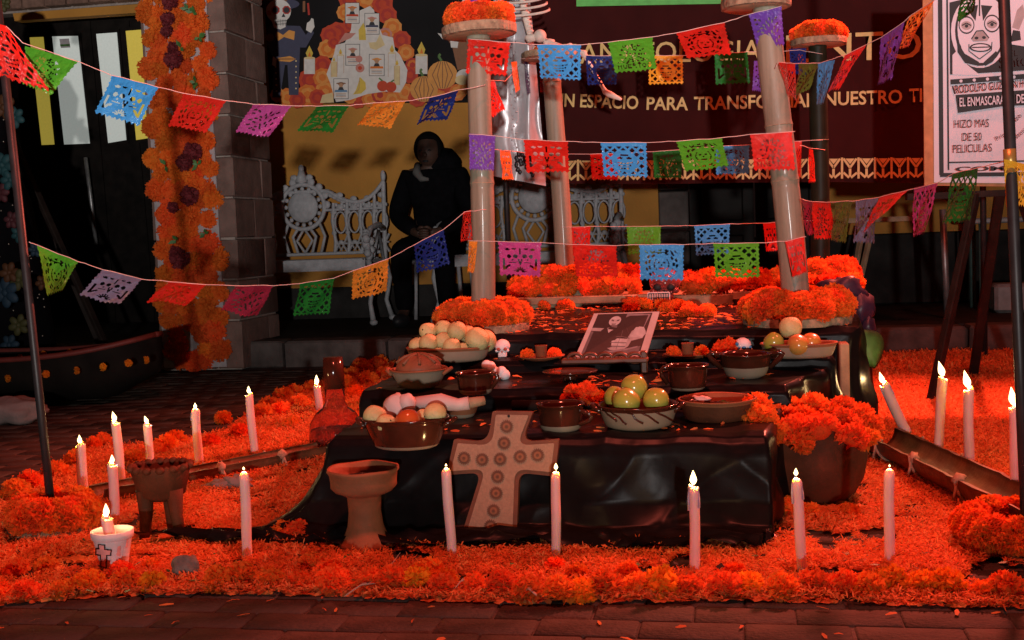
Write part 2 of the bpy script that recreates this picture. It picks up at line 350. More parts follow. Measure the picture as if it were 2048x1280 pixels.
# ---------------------------------------------------------------- ochre wall, stone pilaster, doors
XL = P(545, 300, YW).x - .25; XD0, XD1 = P(1318, 450, YW).x, P(1378, 450, YW).x; XE = P(1645, 450, YW).x
wall = thing('plastered_wall', 'ochre yellow plastered wall behind the white iron bench, left of stone pilaster', 'wall', ((XL + XD0) / 2, YW + .2, .15))
mb = MB(); mb.box(((XL + XD0) / 2, YW + .2, 1.85), (XD0 - XL, .4, 3.4)); mb.build('plaster', 'ochre', wall, smooth=False)
mb = MB(); mb.box(((XL + XD0) / 2, YW - .012, .27), (XD0 - XL, .03, .24)); mb.build('skirting_band', 'stone_walk', wall, smooth=False)
pil = thing('stone_pilaster', 'narrow grey stone pilaster between yellow wall and dark double door', 'pilaster', ((XD0 + XD1) / 2, YW, .15))
for k in range(12):
    mb = MB(); mb.bbox(((XD0 + XD1) / 2, YW + .15, .15 + .29 * k + .143), (XD1 - XD0 - .008, .40, .278), .01, jit=.003); hard(mb.build('stone', 'kerb', pil))
drd = thing('double_door', 'dark wooden double door right of the stone pilaster, below the maroon banner', 'door', ((XD1 + XE) / 2, YW + .1, .15))
hw = (XE - XD1) / 2
for k in (0, 1):
    cx = XD1 + hw * (k + .5); lf = MB(); lf.box((cx, YW + .12, 1.35), (hw - .012, .05, 2.4)); lf = lf.build('door_leaf', 'dark_door', drd, smooth=False)
    for q in range(4):
        mb = MB(); mb.bbox((cx, YW + .085, .45 + q * .56), (hw - .16, .03, .46), .012); hard(mb.build('door_panel', 'dark_door', lf))
mb = MB(); mb.box(((XD1 + XE) / 2, YW + .15, 2.95), (XE - XD1, .3, .8)); mb.build('lintel', 'kerb', drd, smooth=False)
XR = XE + 6
wall2 = thing('plastered_wall', 'dim ochre wall with grey stone base at far right behind easel', 'wall', ((XE + XR) / 2, YW + .2, .15))
mb = MB(); mb.box(((XE + XR) / 2, YW + .2, 2.1), (XR - XE, .4, 2.9)); mb.build('plaster', 'ochre', wall2, smooth=False)
x = XE
while x < XR - .1:
    l = min(R.uniform(.7, .95), XR - x); mb = MB(); mb.bbox((x + l / 2, YW + .17, .40), (l - .01, .42, .5), .012, jit=.003); hard(mb.build('base_stone', 'stone_walk', wall2)); x += l
# left door bay: lintel bricks, door with glass strips
XA = P(20, 300, YW).x - 1.2; XB = P(312, 200, YW).x + .12
bay = thing('wooden_door', 'dark wooden door with white and yellow glass strips left of the marigold pillar', 'door', ((XA + XB) / 2, YW, .15))
mb = MB(); mb.box(((XA + XB) / 2, YW + .17, 1.4), (XB - XA, .06, 2.6)); leaf = mb.build('door_leaf', 'dark_door', bay, smooth=False)
def strip_on(Y, tl, tr, br, bl, th, mat, name, par):
    mb = MB(); mb.ext([P(*q, Y) for q in (tl, tr, br, bl)], (0, -th, 0)); return mb.build(name, mat, par, smooth=False)
Yp = YW + .135
for tl, tr, br, bl, m in (((60, 75), (87, 74), (109, 289), (84, 290), 'pane_yellow'), ((105, 73), (156, 72), (180, 287), (129, 289), 'pane_white'), ((193, 68), (234, 65), (253, 280), (217, 286), 'pane_white'), ((252, 62), (289, 59), (312, 274), (273, 280), 'pane_yellow')):
    f = strip_on(Yp, (tl[0] - 6, tl[1] - 7), (tr[0] + 6, tr[1] - 7), (br[0] + 6, br[1] + 7), (bl[0] - 6, bl[1] + 7), .012, 'dark_door', 'window_frame', bay)
    strip_on(Yp - .014, tl, tr, br, bl, .006, m, 'pane', f)
strip_on(Yp - .022, (119, 78), (138, 77), (141, 95), (122, 96), .002, 'paper_grey', 'notice', bay)
strip_on(Yp - .0245, (120, 89), (139.5, 88), (140, 92), (121, 93), .001, 'leaf', 'notice_print', bay)
for xx in (165, 243, 47): strip_on(Yp + .02, (xx, 42), (xx + 18, 42), (xx + 74, 690), (xx + 54, 690), .03, 'dark_door', 'stile', bay)
mb = MB(); mb.tube([P(171, 315, YW + .02), P(182, 400, YW + .02), P(192, 490, YW + .02)], .016, 10); hh = mb.build('door_bar', 'steel', bay)
for q in ((172, 322), (191, 482)):
    mb = MB(); mb.tube([P(*q, YW + .02), P(*q, YW + .14)], .008, 8); mb.build('bracket', 'steel', hh)
# lintel of bricks above that door
lt = thing('brick_lintel', 'brown brick lintel above the door with glass strips', 'lintel', ((XA + XB) / 2, YW, 2.5))
strip_on(YW - .10, (40, 31), (296, 12), (297, 29), (44, 46), .10, 'ochre', 'ochre_edge', lt)
zl = P(150, 30, YW).z
bw = .19
for row in range(4):
    for k in range(-2, 14):
        x = P(40, 20, YW).x - .4 + k * bw + (bw / 2 if row % 2 else 0)
        if x > XB: continue
        mb = MB(); mb.bbox((x, YW + .05, zl + .17 + row * .22), (bw - .012, .3, .208), .006, jit=.002); hard(mb.build('brick', 'brick_red', lt))
mb = MB(); mb.box(((XA + XB) / 2, YW + .12, zl + .5), (XB - XA, .24, .9)); mb.build('mortar_bed', 'mortar', lt, smooth=False)
# ---------------------------------------------------------------- stone pillar
X0, X1, Y0, Y1 = -3.47, -2.935, 6.90, 7.52
px = thing('stone_pillar', 'pinkish stone block pillar with pale mortar joints, wearing a marigold garland', 'pillar', ((X0 + X1) / 2, (Y0 + Y1) / 2, 0))
mb = MB(); mb.box(((X0 + X1) / 2, (Y0 + Y1) / 2, 1.6), (X1 - X0 - .03, Y1 - Y0 - .03, 3.2)); mb.build('mortar_core', 'mortar', px, smooth=False)
z = 0.0; k = 0
while z < 3.1:
    h = .245 if k else .30
    cut = .10 if k % 2 else .37
    for (xa, xb, ya, yb) in ((X0, X0 + cut, Y0, Y0 + .3), (X0 + cut, X1, Y0, Y0 + (.30 if k % 2 else .44)), (X1 - .3, X1, Y0 + (.30 if k % 2 else .44), Y1)):
        mb = MB(); g = .006; xa2, xb2 = xa + (0 if xa == X0 else g), xb - (0 if xb == X1 else g); ya2, yb2 = ya + (0 if ya == Y0 else g), yb - (0 if yb == Y1 else g)
        mb.bbox(((xa2 + xb2) / 2, (ya2 + yb2) / 2, z + h / 2), (xb2 - xa2, yb2 - ya2, h - g * 2), .006, jit=.003); hard(mb.build('stone', 'pillar_stone', px))
    z += h; k += 1
# ================================================================== marigold blooms (shared meshes)
def bloom_mesh(seed, mat, petals=120, rad=1.0, flat=.82, curl=.22):
    rr = random.Random(seed); mb = MB()
    mb.sph((0, 0, 0), (rad * .60, rad * .60, rad * .50), 10, 7)
    for i in range(petals):
        t = (i + .5) / petals; ph = math.acos(1 - 1.55 * t); az = i * 2.399963 + rr.uniform(-.2, .2)
        d = Vector((math.sin(ph) * math.cos(az), math.sin(ph) * math.sin(az), math.cos(ph) * flat)); d.normalize()
        u = d.cross(Vector((rr.uniform(-1, 1), rr.uniform(-1, 1), rr.uniform(-1, 1)))).normalized(); n = d.cross(u)
        l = rad * rr.uniform(.80, 1.08) * (1 if flat > .95 else (flat + (1 - flat) * math.sin(ph))); w_ = rad * rr.uniform(.13, .20)
        b = d * rad * .42; c = n * rad * rr.uniform(-curl, curl)
        m1 = d * l * .82 + c * .4; tp = d * l + c
        vs = [b - u * w_ * .4, b + u * w_ * .4, m1 - u * w_, m1 + u * w_, tp - u * w_ * 1.05 + n * w_ * .4, tp + d * rad * -.05, tp + u * w_ * 1.05 - n * w_ * .3]
        mb.add(vs, [(0, 1, 3, 2), (2, 3, 5, 4), (3, 6, 5)])
    o = mb.build('marigold', mat, org=(0, 0, 0), smooth=False); me = o.data; bpy.data.objects.remove(o); WL.pop('marigold', None); return me
BLOOM = [bloom_mesh(i, 'marigold', 130, 1, (.82, .7, .9, .75, .85)[i], .2) for i in range(5)]
BLOOMY = [bloom_mesh(20 + i, 'marigold_yellow', 120, 1, .75, .3) for i in range(3)]
FLUFF = [bloom_mesh(40 + i, 'marigold', 330, 1, .97, .10) for i in range(3)]
COMB = [bloom_mesh(60 + i, 'cockscomb', 90, 1, .7, .35) for i in range(2)]
def rrot(t=.5): return (R.uniform(-t, t), R.uniform(-t, t), R.uniform(0, 6.28))
def wreath(label, c, Rr, tr, cat='wreath', group=None, rows=2, name='marigold_wreath', n=None):
    t = thing(name, label, cat, c, group); c = Vector(c); n = n or int(2 * PI * Rr / (tr * .82))
    for k in range(n):
        a = 2 * PI * k / n + R.uniform(-.06, .06)
        for row in range(rows):
            rr_ = Rr + (0, -tr * .35)[row] + R.uniform(-.16, .16) * tr; zz = (tr * .62, tr * 1.05)[row] + R.uniform(-.1, .1) * tr
            aa = a + row * PI / n
            tilt = .9 if row == 0 else .1
            e = (Matrix.Rotation(aa, 3, 'Z') @ Matrix.Rotation(tilt + R.uniform(-.3, .3), 3, 'Y') @ Matrix.Rotation(R.uniform(0, 6), 3, 'Z')).to_euler()
            inst('marigold', R.choice(FLUFF), t, (c.x + rr_ * math.cos(aa), c.y + rr_ * math.sin(aa), c.z + zz), e, tr * R.uniform(.84, 1.18))
    return t
# ---------------------------------------------------------------- pillar garland
gl = thing('marigold_garland', 'long hanging garland of orange marigolds with dark red flowers on stone pillar', 'garland', (X0 + .25, Y0 - .03, 0))
gx0, gx1 = X0 + .03, X0 + .435
mb = MB(); mb.box(((gx0 + gx1) / 2, Y0 - .012, 1.52), (gx1 - gx0, .012, 3.0)); mb.build('backing_strip', 'cloth_white' if 0 else 'paper_grey', gl, smooth=False)
z = .05; row = 0
while z < 2.9:
    for k in range(5):
        x = gx0 + .04 + (gx1 - gx0 - .06) * (k + (.5 if row % 2 else 0)) / 4.6 + R.uniform(-.025, .025)
        if x > gx1 + .01: continue
        pr = P(0, 0, 1) and proj((x, Y0 - .05, z)); dens = .80 if z > .45 else .62
        if R.random() > dens + .12: continue
        q_ = R.uniform(.050, .082); inst('marigold', R.choice(BLOOM), gl, (x, Y0 - .022 - R.uniform(0, .02), z + R.uniform(-.02, .02)), (PI / 2 + R.uniform(-.3, .3), R.uniform(-.3, .3), R.uniform(-.5, .5)), (q_, q_, q_ * .62))
    z += .088; row += 1
for a, b, s in ((340, 5, .05), (335, 38, .045), (333, 62, .04), (345, 95, .035), (347, 118, .06), (385, 305, .06), (370, 325, .055), (378, 392, .06), (345, 415, .035), (360, 518, .065), (350, 505, .04)):
    q = P(a, b, Y0 - .09); inst('cockscomb', R.choice(COMB), gl, q, (PI / 2 + R.uniform(-.3, .3), R.uniform(-.4, .4), 0), s)
lf = MB()
for a, b in ((385, 25), (398, 75), (375, 18), (360, 95), (395, 330), (410, 468), (352, 480), (330, 330), (390, 165), (372, 215)):
    q = P(a, b, Y0 - .085)
    for k in range(5):
        d = Vector((R.uniform(-1, 1), -.3, R.uniform(-1, 1))).normalized(); u = d.cross(Vector((0, 1, 0))).normalized() * .011; l = R.uniform(.03, .055)
        lf.add([q, q + d * l * .5 + u, q + d * l, q + d * l * .5 - u], [(0, 1, 2, 3)])
tag(lf.build('leaf_sprigs', 'leaf', gl, smooth=False), kind='stuff')
# ================================================================== BACKDROPS
# ---------------------------------------------------------------- mural
YM = YW - .06
mur = thing('printed_mural', 'black printed mural of an altar, skeleton musician, candles and pumpkins above bench', 'mural', P(740, 200, YM))
mb = MB(); mb.ext([P(526, -60, YM), P(1010, -60, YM), P(1010, 204, YM), P(540, 207, YM)], (0, .02, 0)); mb.build('canvas', 'black_print', mur, smooth=False)
for k, c in {'m_or': (.62, .16, .02), 'm_rd': (.50, .05, .015), 'm_or2': (.66, .25, .05), 'm_wh': (.62, .58, .54), 'm_cr': (.62, .48, .25), 'm_ye': (.60, .42, .06), 'm_pk': (.5, .2, .16), 'm_dk': (.03, .03, .035), 'm_gr': (.08, .16, .04), 'm_nv': (.05, .05, .09), 'm_bn': (.22, .09, .04), 'm_rd2': (.40, .03, .02), 'm_bl': (.10, .22, .36), 'm_pp': (.62, .27, .06), 'm_tan': (.42, .22, .12)}.items(): mt(k, c, .6, var=.08, scale=30)
pr = Print(YM)
def mg(x, y, r, c):
    pr.disc(x, y, r, c, wav=.10, n=18); pr.disc(x, y, r * .7, 'm_rd2' if c == 'm_rd' else ('m_or2' if c == 'm_or' else 'm_or'), wav=.12, n=14); pr.disc(x, y, r * .38, c, wav=.12, n=12)
for x, y, r, c in ((700, -2, 22, 'm_rd'), (735, -8, 24, 'm_or'), (765, 8, 20, 'm_rd'), (690, 25, 16, 'm_or2'), (775, 30, 18, 'm_rd'), (675, 65, 20, 'm_rd'), (700, 50, 14, 'm_rd'), (660, 70, 18, 'm_rd'), (785, 55, 18, 'm_or2'), (770, 70, 14, 'm_pk'), (803, 80, 18, 'm_rd'), (655, 98, 18, 'm_or2'), (668, 85, 12, 'm_rd'), (645, 130, 18, 'm_rd'), (812, 105, 16, 'm_or'), (825, 130, 14, 'm_rd2'), (620, 160, 22, 'm_rd'), (645, 155, 18, 'm_or'), (615, 190, 20, 'm_or'), (650, 185, 20, 'm_or2'), (635, 195, 16, 'm_rd'), (820, 150, 16, 'm_rd'), (715, 198, 18, 'm_rd'), (740, 198, 16, 'm_or'), (760, 190, 16, 'm_rd2'), (785, 200, 18, 'm_or'), (810, 185, 18, 'm_or'), (835, 195, 18, 'm_rd'), (700, 195, 12, 'm_or2'), (575, 195, 18, 'm_or'), (555, 190, 14, 'm_or2'), (595, 200, 16, 'm_rd'), (895, 180, 18, 'm_rd'), (915, 185, 16, 'm_or'), (930, 175, 14, 'm_or2'), (880, 195, 14, 'm_or')): mg(x, y, r, c)
pr.poly([(740, 12), (748, 20), (752, 40), (765, 70), (786, 75), (790, 100), (800, 110), (815, 140), (812, 165), (800, 185), (770, 183), (735, 188), (700, 200), (672, 204), (660, 165), (653, 148), (668, 108), (672, 90), (690, 85), (702, 60), (705, 28), (722, 20)], 'm_wh')
pr.poly([(645, 190), (665, 185), (668, 205), (640, 206)], 'm_cr')
def card(x, y, wd, ht, band, hat):
    pr.poly([(x, y), (x + wd, y), (x + wd, y + ht), (x, y + ht)], 'm_dk'); pr.poly([(x + 1, y + 1), (x + wd - 1, y + 1), (x + wd - 1, y + ht - 1), (x + 1, y + ht - 1)], 'm_wh')
    cx = x + wd / 2; pr.disc(cx, y + ht * .26, wd * .2, hat, ry=ht * .09); pr.disc(cx, y + ht * .24, wd * .33, hat, ry=ht * .045); pr.disc(cx, y + ht * .33, wd * .14, 'm_tan'); pr.poly([(cx - wd * .2, y + ht * .56), (cx - wd * .12, y + ht * .42), (cx + wd * .12, y + ht * .42), (cx + wd * .2, y + ht * .56)], 'm_dk')
    pr.poly([(x + 3, y + ht * .56), (x + wd - 3, y + ht * .56), (x + wd - 2, y + ht * .66), (x + 2, y + ht * .66)], band)
    for k in range(3): pr.line([(x + 5, y + ht * (.74 + .07 * k)), (x + wd - 5, y + ht * (.74 + .07 * k))], 1.1, 'm_nv' if k % 2 else 'm_tan')
card(690, 5, 29, 42, 'm_rd', 'm_or'); card(729, 26, 30, 43, 'm_nv', 'm_pk'); card(691, 88, 29, 43, 'm_pk', 'm_pk'); card(738, 108, 31, 44, 'm_or', 'm_or2'); card(667, 157, 30, 41, 'm_bl', 'm_bn')
def pcandle(x, y, wd, ht, c='m_wh', fl=18):
    pr.poly([(x - wd / 2, y), (x + wd / 2, y), (x + wd / 2, y + ht), (x - wd / 2, y + ht)], c); pr.disc(x, y, wd / 2, 'm_cr', ry=wd * .12); pr.line([(x - wd / 2, y), (x - wd / 2, y + ht)], .8, 'm_tan'); pr.line([(x + wd / 2, y), (x + wd / 2, y + ht)], .8, 'm_tan')
    pr.poly([(x, y - 3 - fl), (x + fl * .32, y - fl * .45), (x + fl * .2, y - 2), (x - fl * .2, y - 2), (x - fl * .35, y - fl * .45)], 'm_ye'); pr.poly([(x, y - fl * .6), (x + fl * .14, y - 3), (x - fl * .14, y - 3)], 'm_or')
pcandle(619, 116, 22, 32, fl=22); pcandle(843, 110, 24, 38, fl=24); pcandle(681, 110, 13, 36, 'm_wh', 10); pcandle(784, 106, 15, 48, 'm_wh', 14); pcandle(668, 124, 12, 30, 'm_cr', 8); pcandle(794, 132, 11, 38, 'm_cr', 10)
pr.poly([(717, 60), (727, 45), (731, 60), (732, 80), (718, 80)], 'm_ye'); pr.poly([(737, 85), (752, 84), (760, 68), (770, 90), (752, 100), (740, 96)], 'm_cr')
pr.poly([(675, 88), (690, 66), (712, 66), (702, 76), (688, 82)], 'm_pk'); pr.disc(718, 118, 7, 'm_pk'); pr.disc(720, 136, 9, 'm_pk'); pr.disc(720, 136, 4, 'm_rd')
pr.poly([(720, 154), (731, 165), (732, 178), (722, 187), (706, 189), (712, 180), (716, 168)], 'm_ye'); pr.line([(719, 155), (718, 178), (710, 187)], 1.2, 'm_tan')
pr.disc(765, 172, 11, 'm_rd'); pr.disc(782, 174, 11, 'm_rd'); pr.line([(765, 162), (758, 156)], 3, 'm_gr'); pr.line([(782, 164), (788, 160)], 3, 'm_gr')
for x, y, rx, ry in ((848, 178, 28, 26), (885, 150, 30, 28)):
    pr.disc(x, y, rx, 'm_pp', ry=ry, n=20)
    for k in (-2, -1, 0, 1, 2): pr.line([(x + k * rx * .12, y - ry * .95), (x + k * rx * .34, y), (x + k * rx * .14, y + ry * .95)], 1.6, 'm_bn')
    pr.line([(x - 2, y - ry), (x - 8, y - ry - 10), (x - 4, y - ry - 14)], 5, 'm_gr')
pr.disc(930, 152, 18, 'm_wh', ry=14); pr.disc(924, 160, 14, 'm_cr', ry=10)
# skeleton musician (flat print)
pr.poly([(533, 55), (545, 50), (600, 52), (612, 70), (622, 55), (628, 66), (612, 95), (600, 95), (597, 190), (578, 190), (575, 130), (570, 130), (560, 195), (545, 195), (548, 120), (535, 90)], 'm_nv')
for k in range(6): pr.disc(551 + k * .4, 122 + k * 12, 1.6, 'm_cr'); pr.disc(592, 122 + k * 11, 1.6, 'm_cr')
pr.disc(557, 8, 42, 'm_nv', ry=12, n=22); pr.disc(556, -8, 22, 'm_bn', ry=16)
pr.disc(557, 22, 25, 'm_wh', ry=24, n=22); pr.poly([(541, 36), (574, 36), (571, 54), (561, 59), (548, 56)], 'm_wh')
for x in (551, 573): pr.disc(x, 20, 8, 'm_rd2', wav=.12, n=16); pr.disc(x, 20, 6, 'm_dk')
pr.poly([(567, 26), (571, 34), (563, 34)], 'm_dk'); pr.line([(549, 43), (574, 41)], 1.2, 'm_dk'); pr.line([(550, 49), (573, 47)], 1.0, 'm_dk')
for k in range(7): pr.line([(551 + k * 3.4, 39), (551.5 + k * 3.2, 51)], .8, 'm_dk')
pr.disc(538, 26, 5, 'm_pk'); pr.poly([(553, 62), (566, 70), (578, 60), (590, 63), (588, 80), (568, 74), (556, 82), (551, 72)], 'm_pp')
pr.poly([(612, 60), (614, 46), (620, 42), (623, 36), (627, 38), (629, 54), (622, 66)], 'm_wh')
pr.poly([(555, 116), (580, 112), (592, 118), (580, 124), (556, 122)], 'm_pp'); pr.line([(545, 118), (590, 118)], 2, 'm_bn'); pr.poly([(546, 112), (553, 118), (552, 134), (544, 130)], 'm_wh'); pr.disc(540, 75, 8, 'm_bn')
pr.line([(608, 2), (608, 24)], 5, 'm_bn'); pr.line([(616, 6), (618, 30)], 4, 'm_rd2')
# second skeleton, mostly hidden
pr.disc(935, 8, 12, 'm_wh', ry=15); pr.disc(932, 6, 4, 'm_dk'); pr.disc(941, 6, 4, 'm_dk'); pr.poly([(875, 66), (893, 70), (895, 78), (885, 78)], 'm_wh'); pr.poly([(892, 72), (940, 66), (944, 135), (915, 140), (905, 96)], 'm_bn'); pr.poly([(900, 78), (918, 76), (915, 96), (902, 95)], 'm_wh')
pr.build('mural_print', mur)
# ---------------------------------------------------------------- maroon banner
YB = 6.75
ban = thing('maroon_banner', 'maroon cloth banner with gold lettering and gold chevron hem behind bamboo posts', 'banner', P(1450, 360, YB))
bx0, bx1 = P(1035, 100, YB).x, P(1925, 100, YB).x; zt = P(1400, -190, YB).z; mb = MB(); nx, nz = 90, 40; vs = []
for j in range(nz + 1):
    for i in range(nx + 1):
        u, v = i / nx, j / nz; x = bx0 + (bx1 - bx0) * u
        zb = P(0, 0, 1) and (P(1035 + 890 * u, 366 + 2 * math.sin(u * 7), YB).z)
        y = YB + .012 * math.sin(u * 31 + v * 2) * (.4 + .6 * v) + .02 * noise.noise(Vector((u * 6, v * 3, 1)))
        vs.append((x, y, zt + (zb - zt) * v))
mb.add(vs, [(j * (nx + 1) + i, (j + 1) * (nx + 1) + i, (j + 1) * (nx + 1) + i + 1, j * (nx + 1) + i + 1) for j in range(nz) for i in range(nx)]); mb.build('cloth', 'maroon', ban)
mb = MB(); mb.tube([(bx0 - .15, YB, zt), (bx1 + .15, YB, zt)], .018, 10); mb.build('hanging_rod', 'dark_wood', ban)
for xx in (bx0 - .1, bx1 + .1):
    mb = MB(); mb.tube([(xx, YB + .03, 0.0), (xx, YB + .03, zt + .05)], .016, 8); mb.build('upright', 'pole_black', ban)
Yt = YB - .03
def bt(body, a, b, cap, bold=.02): return text(body, P(*a, Yt), P(*b, Yt), cap * S(P(a[0], a[1], Yt)), 'gold', 'gold_lettering', ban, bold)
bt('UN ESPACIO', (1107, 212), (1276, 218), 25); bt('PARA', (1293, 219), (1376, 220), 25); bt('TRANSFORMAR', (1388, 220), (1634, 213), 26); bt('NUESTRO', (1649, 211), (1804, 206), 26); bt('TIEMPO', (1818, 204), (1930, 200), 26)
bt('T', (1126, 128), (1152, 128), 40, .005); bt('ANATOLOGIA', (1160, 127), (1522, 121), 40, .004); bt('IENTO', (1572, 126), (1842, 116), 55, .004)
strip_on(Yt, (1152, -40), (1480, -46), (1480, 7), (1153, 13), .003, 'green_print', 'green_heading', ban)
hem = MB()
for k in range(26):
    x = 1090 + k * 33; yb = 362 - .008 * (k * 33)
    def q(a, b): return P(x + a, yb + b, Yt)
    def seg(a, b, c, d, wd=4.5):
        l = math.hypot(c - a, d - b); nx_, ny_ = -(d - b) / l * wd / 2, (c - a) / l * wd / 2
        hem.ext([q(a + nx_, b + ny_), q(c + nx_, d + ny_), q(c - nx_, d - ny_), q(a - nx_, b - ny_)], (0, -.002, 0))
    seg(0, 0, 0, -42); seg(3, -40, 16, -22); seg(16, -22, 29, -40); seg(16, -20, 16, -4, 5); seg(3, -12, 14, -2); seg(30, -12, 18, -2)
    hem.ext([q(7, -40), q(25, -40), q(16, -29)], (0, -.002, 0))
hem.build('chevron_hem', 'gold', ban, smooth=False)
# ---------------------------------------------------------------- poster on easel
YE = 5.15
pos = thing('wrestling_poster', 'black and white wrestling mask poster on a brown board held by easel', 'poster', P(1950, 368, YE))
mb = MB(); mb.ext([P(1845, -40, YE), P(2200, -40, YE), P(2200, 375, YE), P(1849, 371, YE)], (0, .018, 0)); mb.build('board', 'cork', pos, smooth=False)
mb = MB(); mb.ext([P(1866, -32, YE - .002), P(2190, -32, YE - .002), P(2190, 368, YE - .002), P(1868, 365, YE - .002)], (0, -.002, 0)); mb.build('sheet', 'paper', pos, smooth=False)
pp = Print(YE - .004); K = 'ink'
pp.line([(1880, -30), (1883, 350)], 9, K); pp.line([(1894, -30), (1897, 340)], 3.5, K); pp.line([(1880, 350), (2190, 346)], 8, K); pp.line([(1896, 325), (2190, 319)], 3, K)
pp.poly([(1899, 5), (1960, -10), (2060, -20), (2060, 140), (1950, 147), (1900, 149)], K)
pp.disc(1960, 62, 58, 'paper', ry=74, n=30); pp.disc(1960, 62, 50, K, ry=70, n=30); pp.disc(1961, 58, 46, 'paper', ry=68, n=30)
pp.poly([(1905, 110), (1915, 100), (1935, 130), (1960, 150), (1905, 149)], 'paper')
pp.line([(1959, -12), (1959, 32)], 3, K); pp.poly([(1962, 10), (1985, 12), (1966, 42)], K); pp.poly([(1956, 10), (1930, 14), (1951, 42)], K)
for x, y in ((1933, 50), (1984, 47)):
    pp.disc(x, y, 16, K, ry=18, n=20); pp.disc(x, y, 14, 'paper', ry=15, n=20); pp.disc(x, y + 1, 11, 'paper_grey', ry=9); pp.line([(x - 9, y + 1), (x, y - 4), (x + 9, y + 1)], 2.5, K); pp.disc(x, y + 2, 3.5, K)
pp.poly([(1943, 78), (1953, 62), (1966, 61), (1978, 76), (1974, 82), (1947, 83)], 'paper_grey'); pp.disc(1953, 76, 4, K, ry=3); pp.disc(1968, 75, 4, K, ry=3); pp.line([(1943, 78), (1953, 62), (1966, 61), (1978, 76)], 2.2, K)
pp.disc(1961, 95, 22, K, ry=9, n=20); pp.disc(1961, 95, 18, 'paper', ry=6.5, n=20); pp.line([(1944, 95), (1978, 94)], 2.4, K)
pp.line([(1938, 88), (1938, 102), (1959, 118), (1983, 100), (1984, 84)], 1.8, K); pp.poly([(1914, 78), (1922, 92), (1924, 104), (1958, 124), (1958, 132), (1930, 126), (1915, 104)], K); pp.poly([(1968, 124), (1992, 102), (1997, 108), (1985, 124), (1970, 132)], K)
pp.poly([(2018, -20), (2070, -20), (2070, 96), (2018, 88)], 'paper'); pp.poly([(2024, 55), (2034, 20), (2046, 8), (2050, 30), (2038, 60)], 'paper_grey'); pp.poly([(2020, 84), (2026, 60), (2040, 62), (2042, 80)], K)
pp.line([(1901, 164), (2190, 142)], 10, K)
for k in range(6): pp.disc(1922 + 26.5 * k, 162 - 2 * k, 3.2, 'paper')
pp.poly([(1911, 190), (2190, 170), (2190, 205), (2010, 212), (1916, 226)], K); pp.line([(1905, 172), (1910, 188)], 3, K)
pp.build('poster_print', pos)
def pt(body, a, b, cap, m='ink', bold=.012): return text(body, P(*a, YE - .03), P(*b, YE - .03), cap * S(P(a[0], a[1], YE)), m, 'lettering', pos, bold)
pt('RODOLFO GUZMAN HUERTA', (1911, 187), (2092, 170), 16); pt('EL ENMASCARADO DE PLATA', (1919, 213), (2090, 203), 17, 'paper', .015)
pt('HIZO MAS', (1909, 256), (1978, 254), 16, bold=0); pt('DE 50', (1925, 282), (1963, 281), 16, bold=0); pt('PELICULAS', (1906, 306), (1984, 303), 16, bold=0)
pt('EL', (2021, 112), (2038, 111), 12, bold=0); pt('Santo', (2000, 136), (2056, 130), 22, bold=.01); pt('COMANDO', (1910, 347) if 0 else (1911, 344 - 1), (2150, 338), 9, bold=.03)
pt('Primero', (1994, 282), (2030, 262), 9, bold=0); pt('hizo', (2026, 250), (2044, 232), 9, bold=0); pt('historietas', (2026, 284), (2070, 248), 9, bold=0)
ea = thing('easel', 'dark wooden easel standing on petals, holding the wrestling poster', 'easel', G(1862, 805))
def leg(a, b, r1, r2, name, par, mat, za=None):
    mb = MB(); a, b = Vector(a), Vector(b); d = (b - a); q = d.to_track_quat('Z', 'Y').to_matrix(); mb.bbox((a + b) / 2, (r1, r2, d.length), .004, rot=q); return hard(mb.build(name, mat, par))
A = G(1862, 805); leg(A, P(1952, 385, YE - .06), .045, .028, 'leg', ea, 'dark_wood'); B_ = A + Vector((.62, .02, 0)); leg(B_, P(2040, 385, YE - .06), .045, .028, 'leg', ea, 'dark_wood'); leg(A + Vector((.3, .75, 0)), P(2000, 385, YE + .03), .04, .028, 'leg', ea, 'dark_wood')
mb = MB(); mb.box(P(2010, 386, YE - .03), (.75, .07, .025)); mb.build('ledge', 'dark_wood', ea, smooth=False)
mb = MB(); mb.box(P(2010, 60, YE + .035), (.05, .03, .9)); mb.build('mast', 'dark_wood', ea, smooth=False)
# trestle legs, small table and bucket on the walkway at far right
tr = thing('folding_trestle', 'pale wooden trestle legs standing on walkway below the banner', 'trestle', P(1720, 540, 7.9))
for a, b in (((1728, 440), (1692, 540)), ((1745, 450), (1703, 548))): 
    p = P(*a, 8.0); q = P(b[0], b[1], 7.9); q.z = .15; leg(q, p, .035, .025, 'leg', tr, 'crate_wood')
p = P(1737, 440, 8.0); mb = MB(); mb.box(p + Vector((.1, 0, 0)), (.5, .05, .03)); mb.build('cross_bar', 'crate_wood', tr, smooth=False)
st = thing('small_table', 'small dim table with teal leg and grey box beside right wall', 'table', (P(2000, 500, 8.3).x, 8.3, .15)); c = P(2000, 440, 8.3)
mb = MB(); mb.bbox((c.x + .1, 8.3, c.z), (.62, .45, .035), .008); hard(mb.build('table_top', 'grey_plastic', st))
for dx in (-.14, .34):
    for dy in (-.16, .16):
        mb = MB(); mb.tube([(c.x + dx, 8.3 + dy, .15), (c.x + dx, 8.3 + dy, c.z)], .022, 10); mb.build('leg', 'teal_metal', st)
bx = P(2010, 545, 8.0); mb = MB(); mb.bbox((bx.x + .05, 8.0, .24), (.26, .2, .18), .02); bo = mb.build('storage_box', 'grey_plastic', org=(bx.x, 8.0, .15)); hard(bo); tag(bo, 'grey plastic box on walkway in front of teal table leg', 'box')
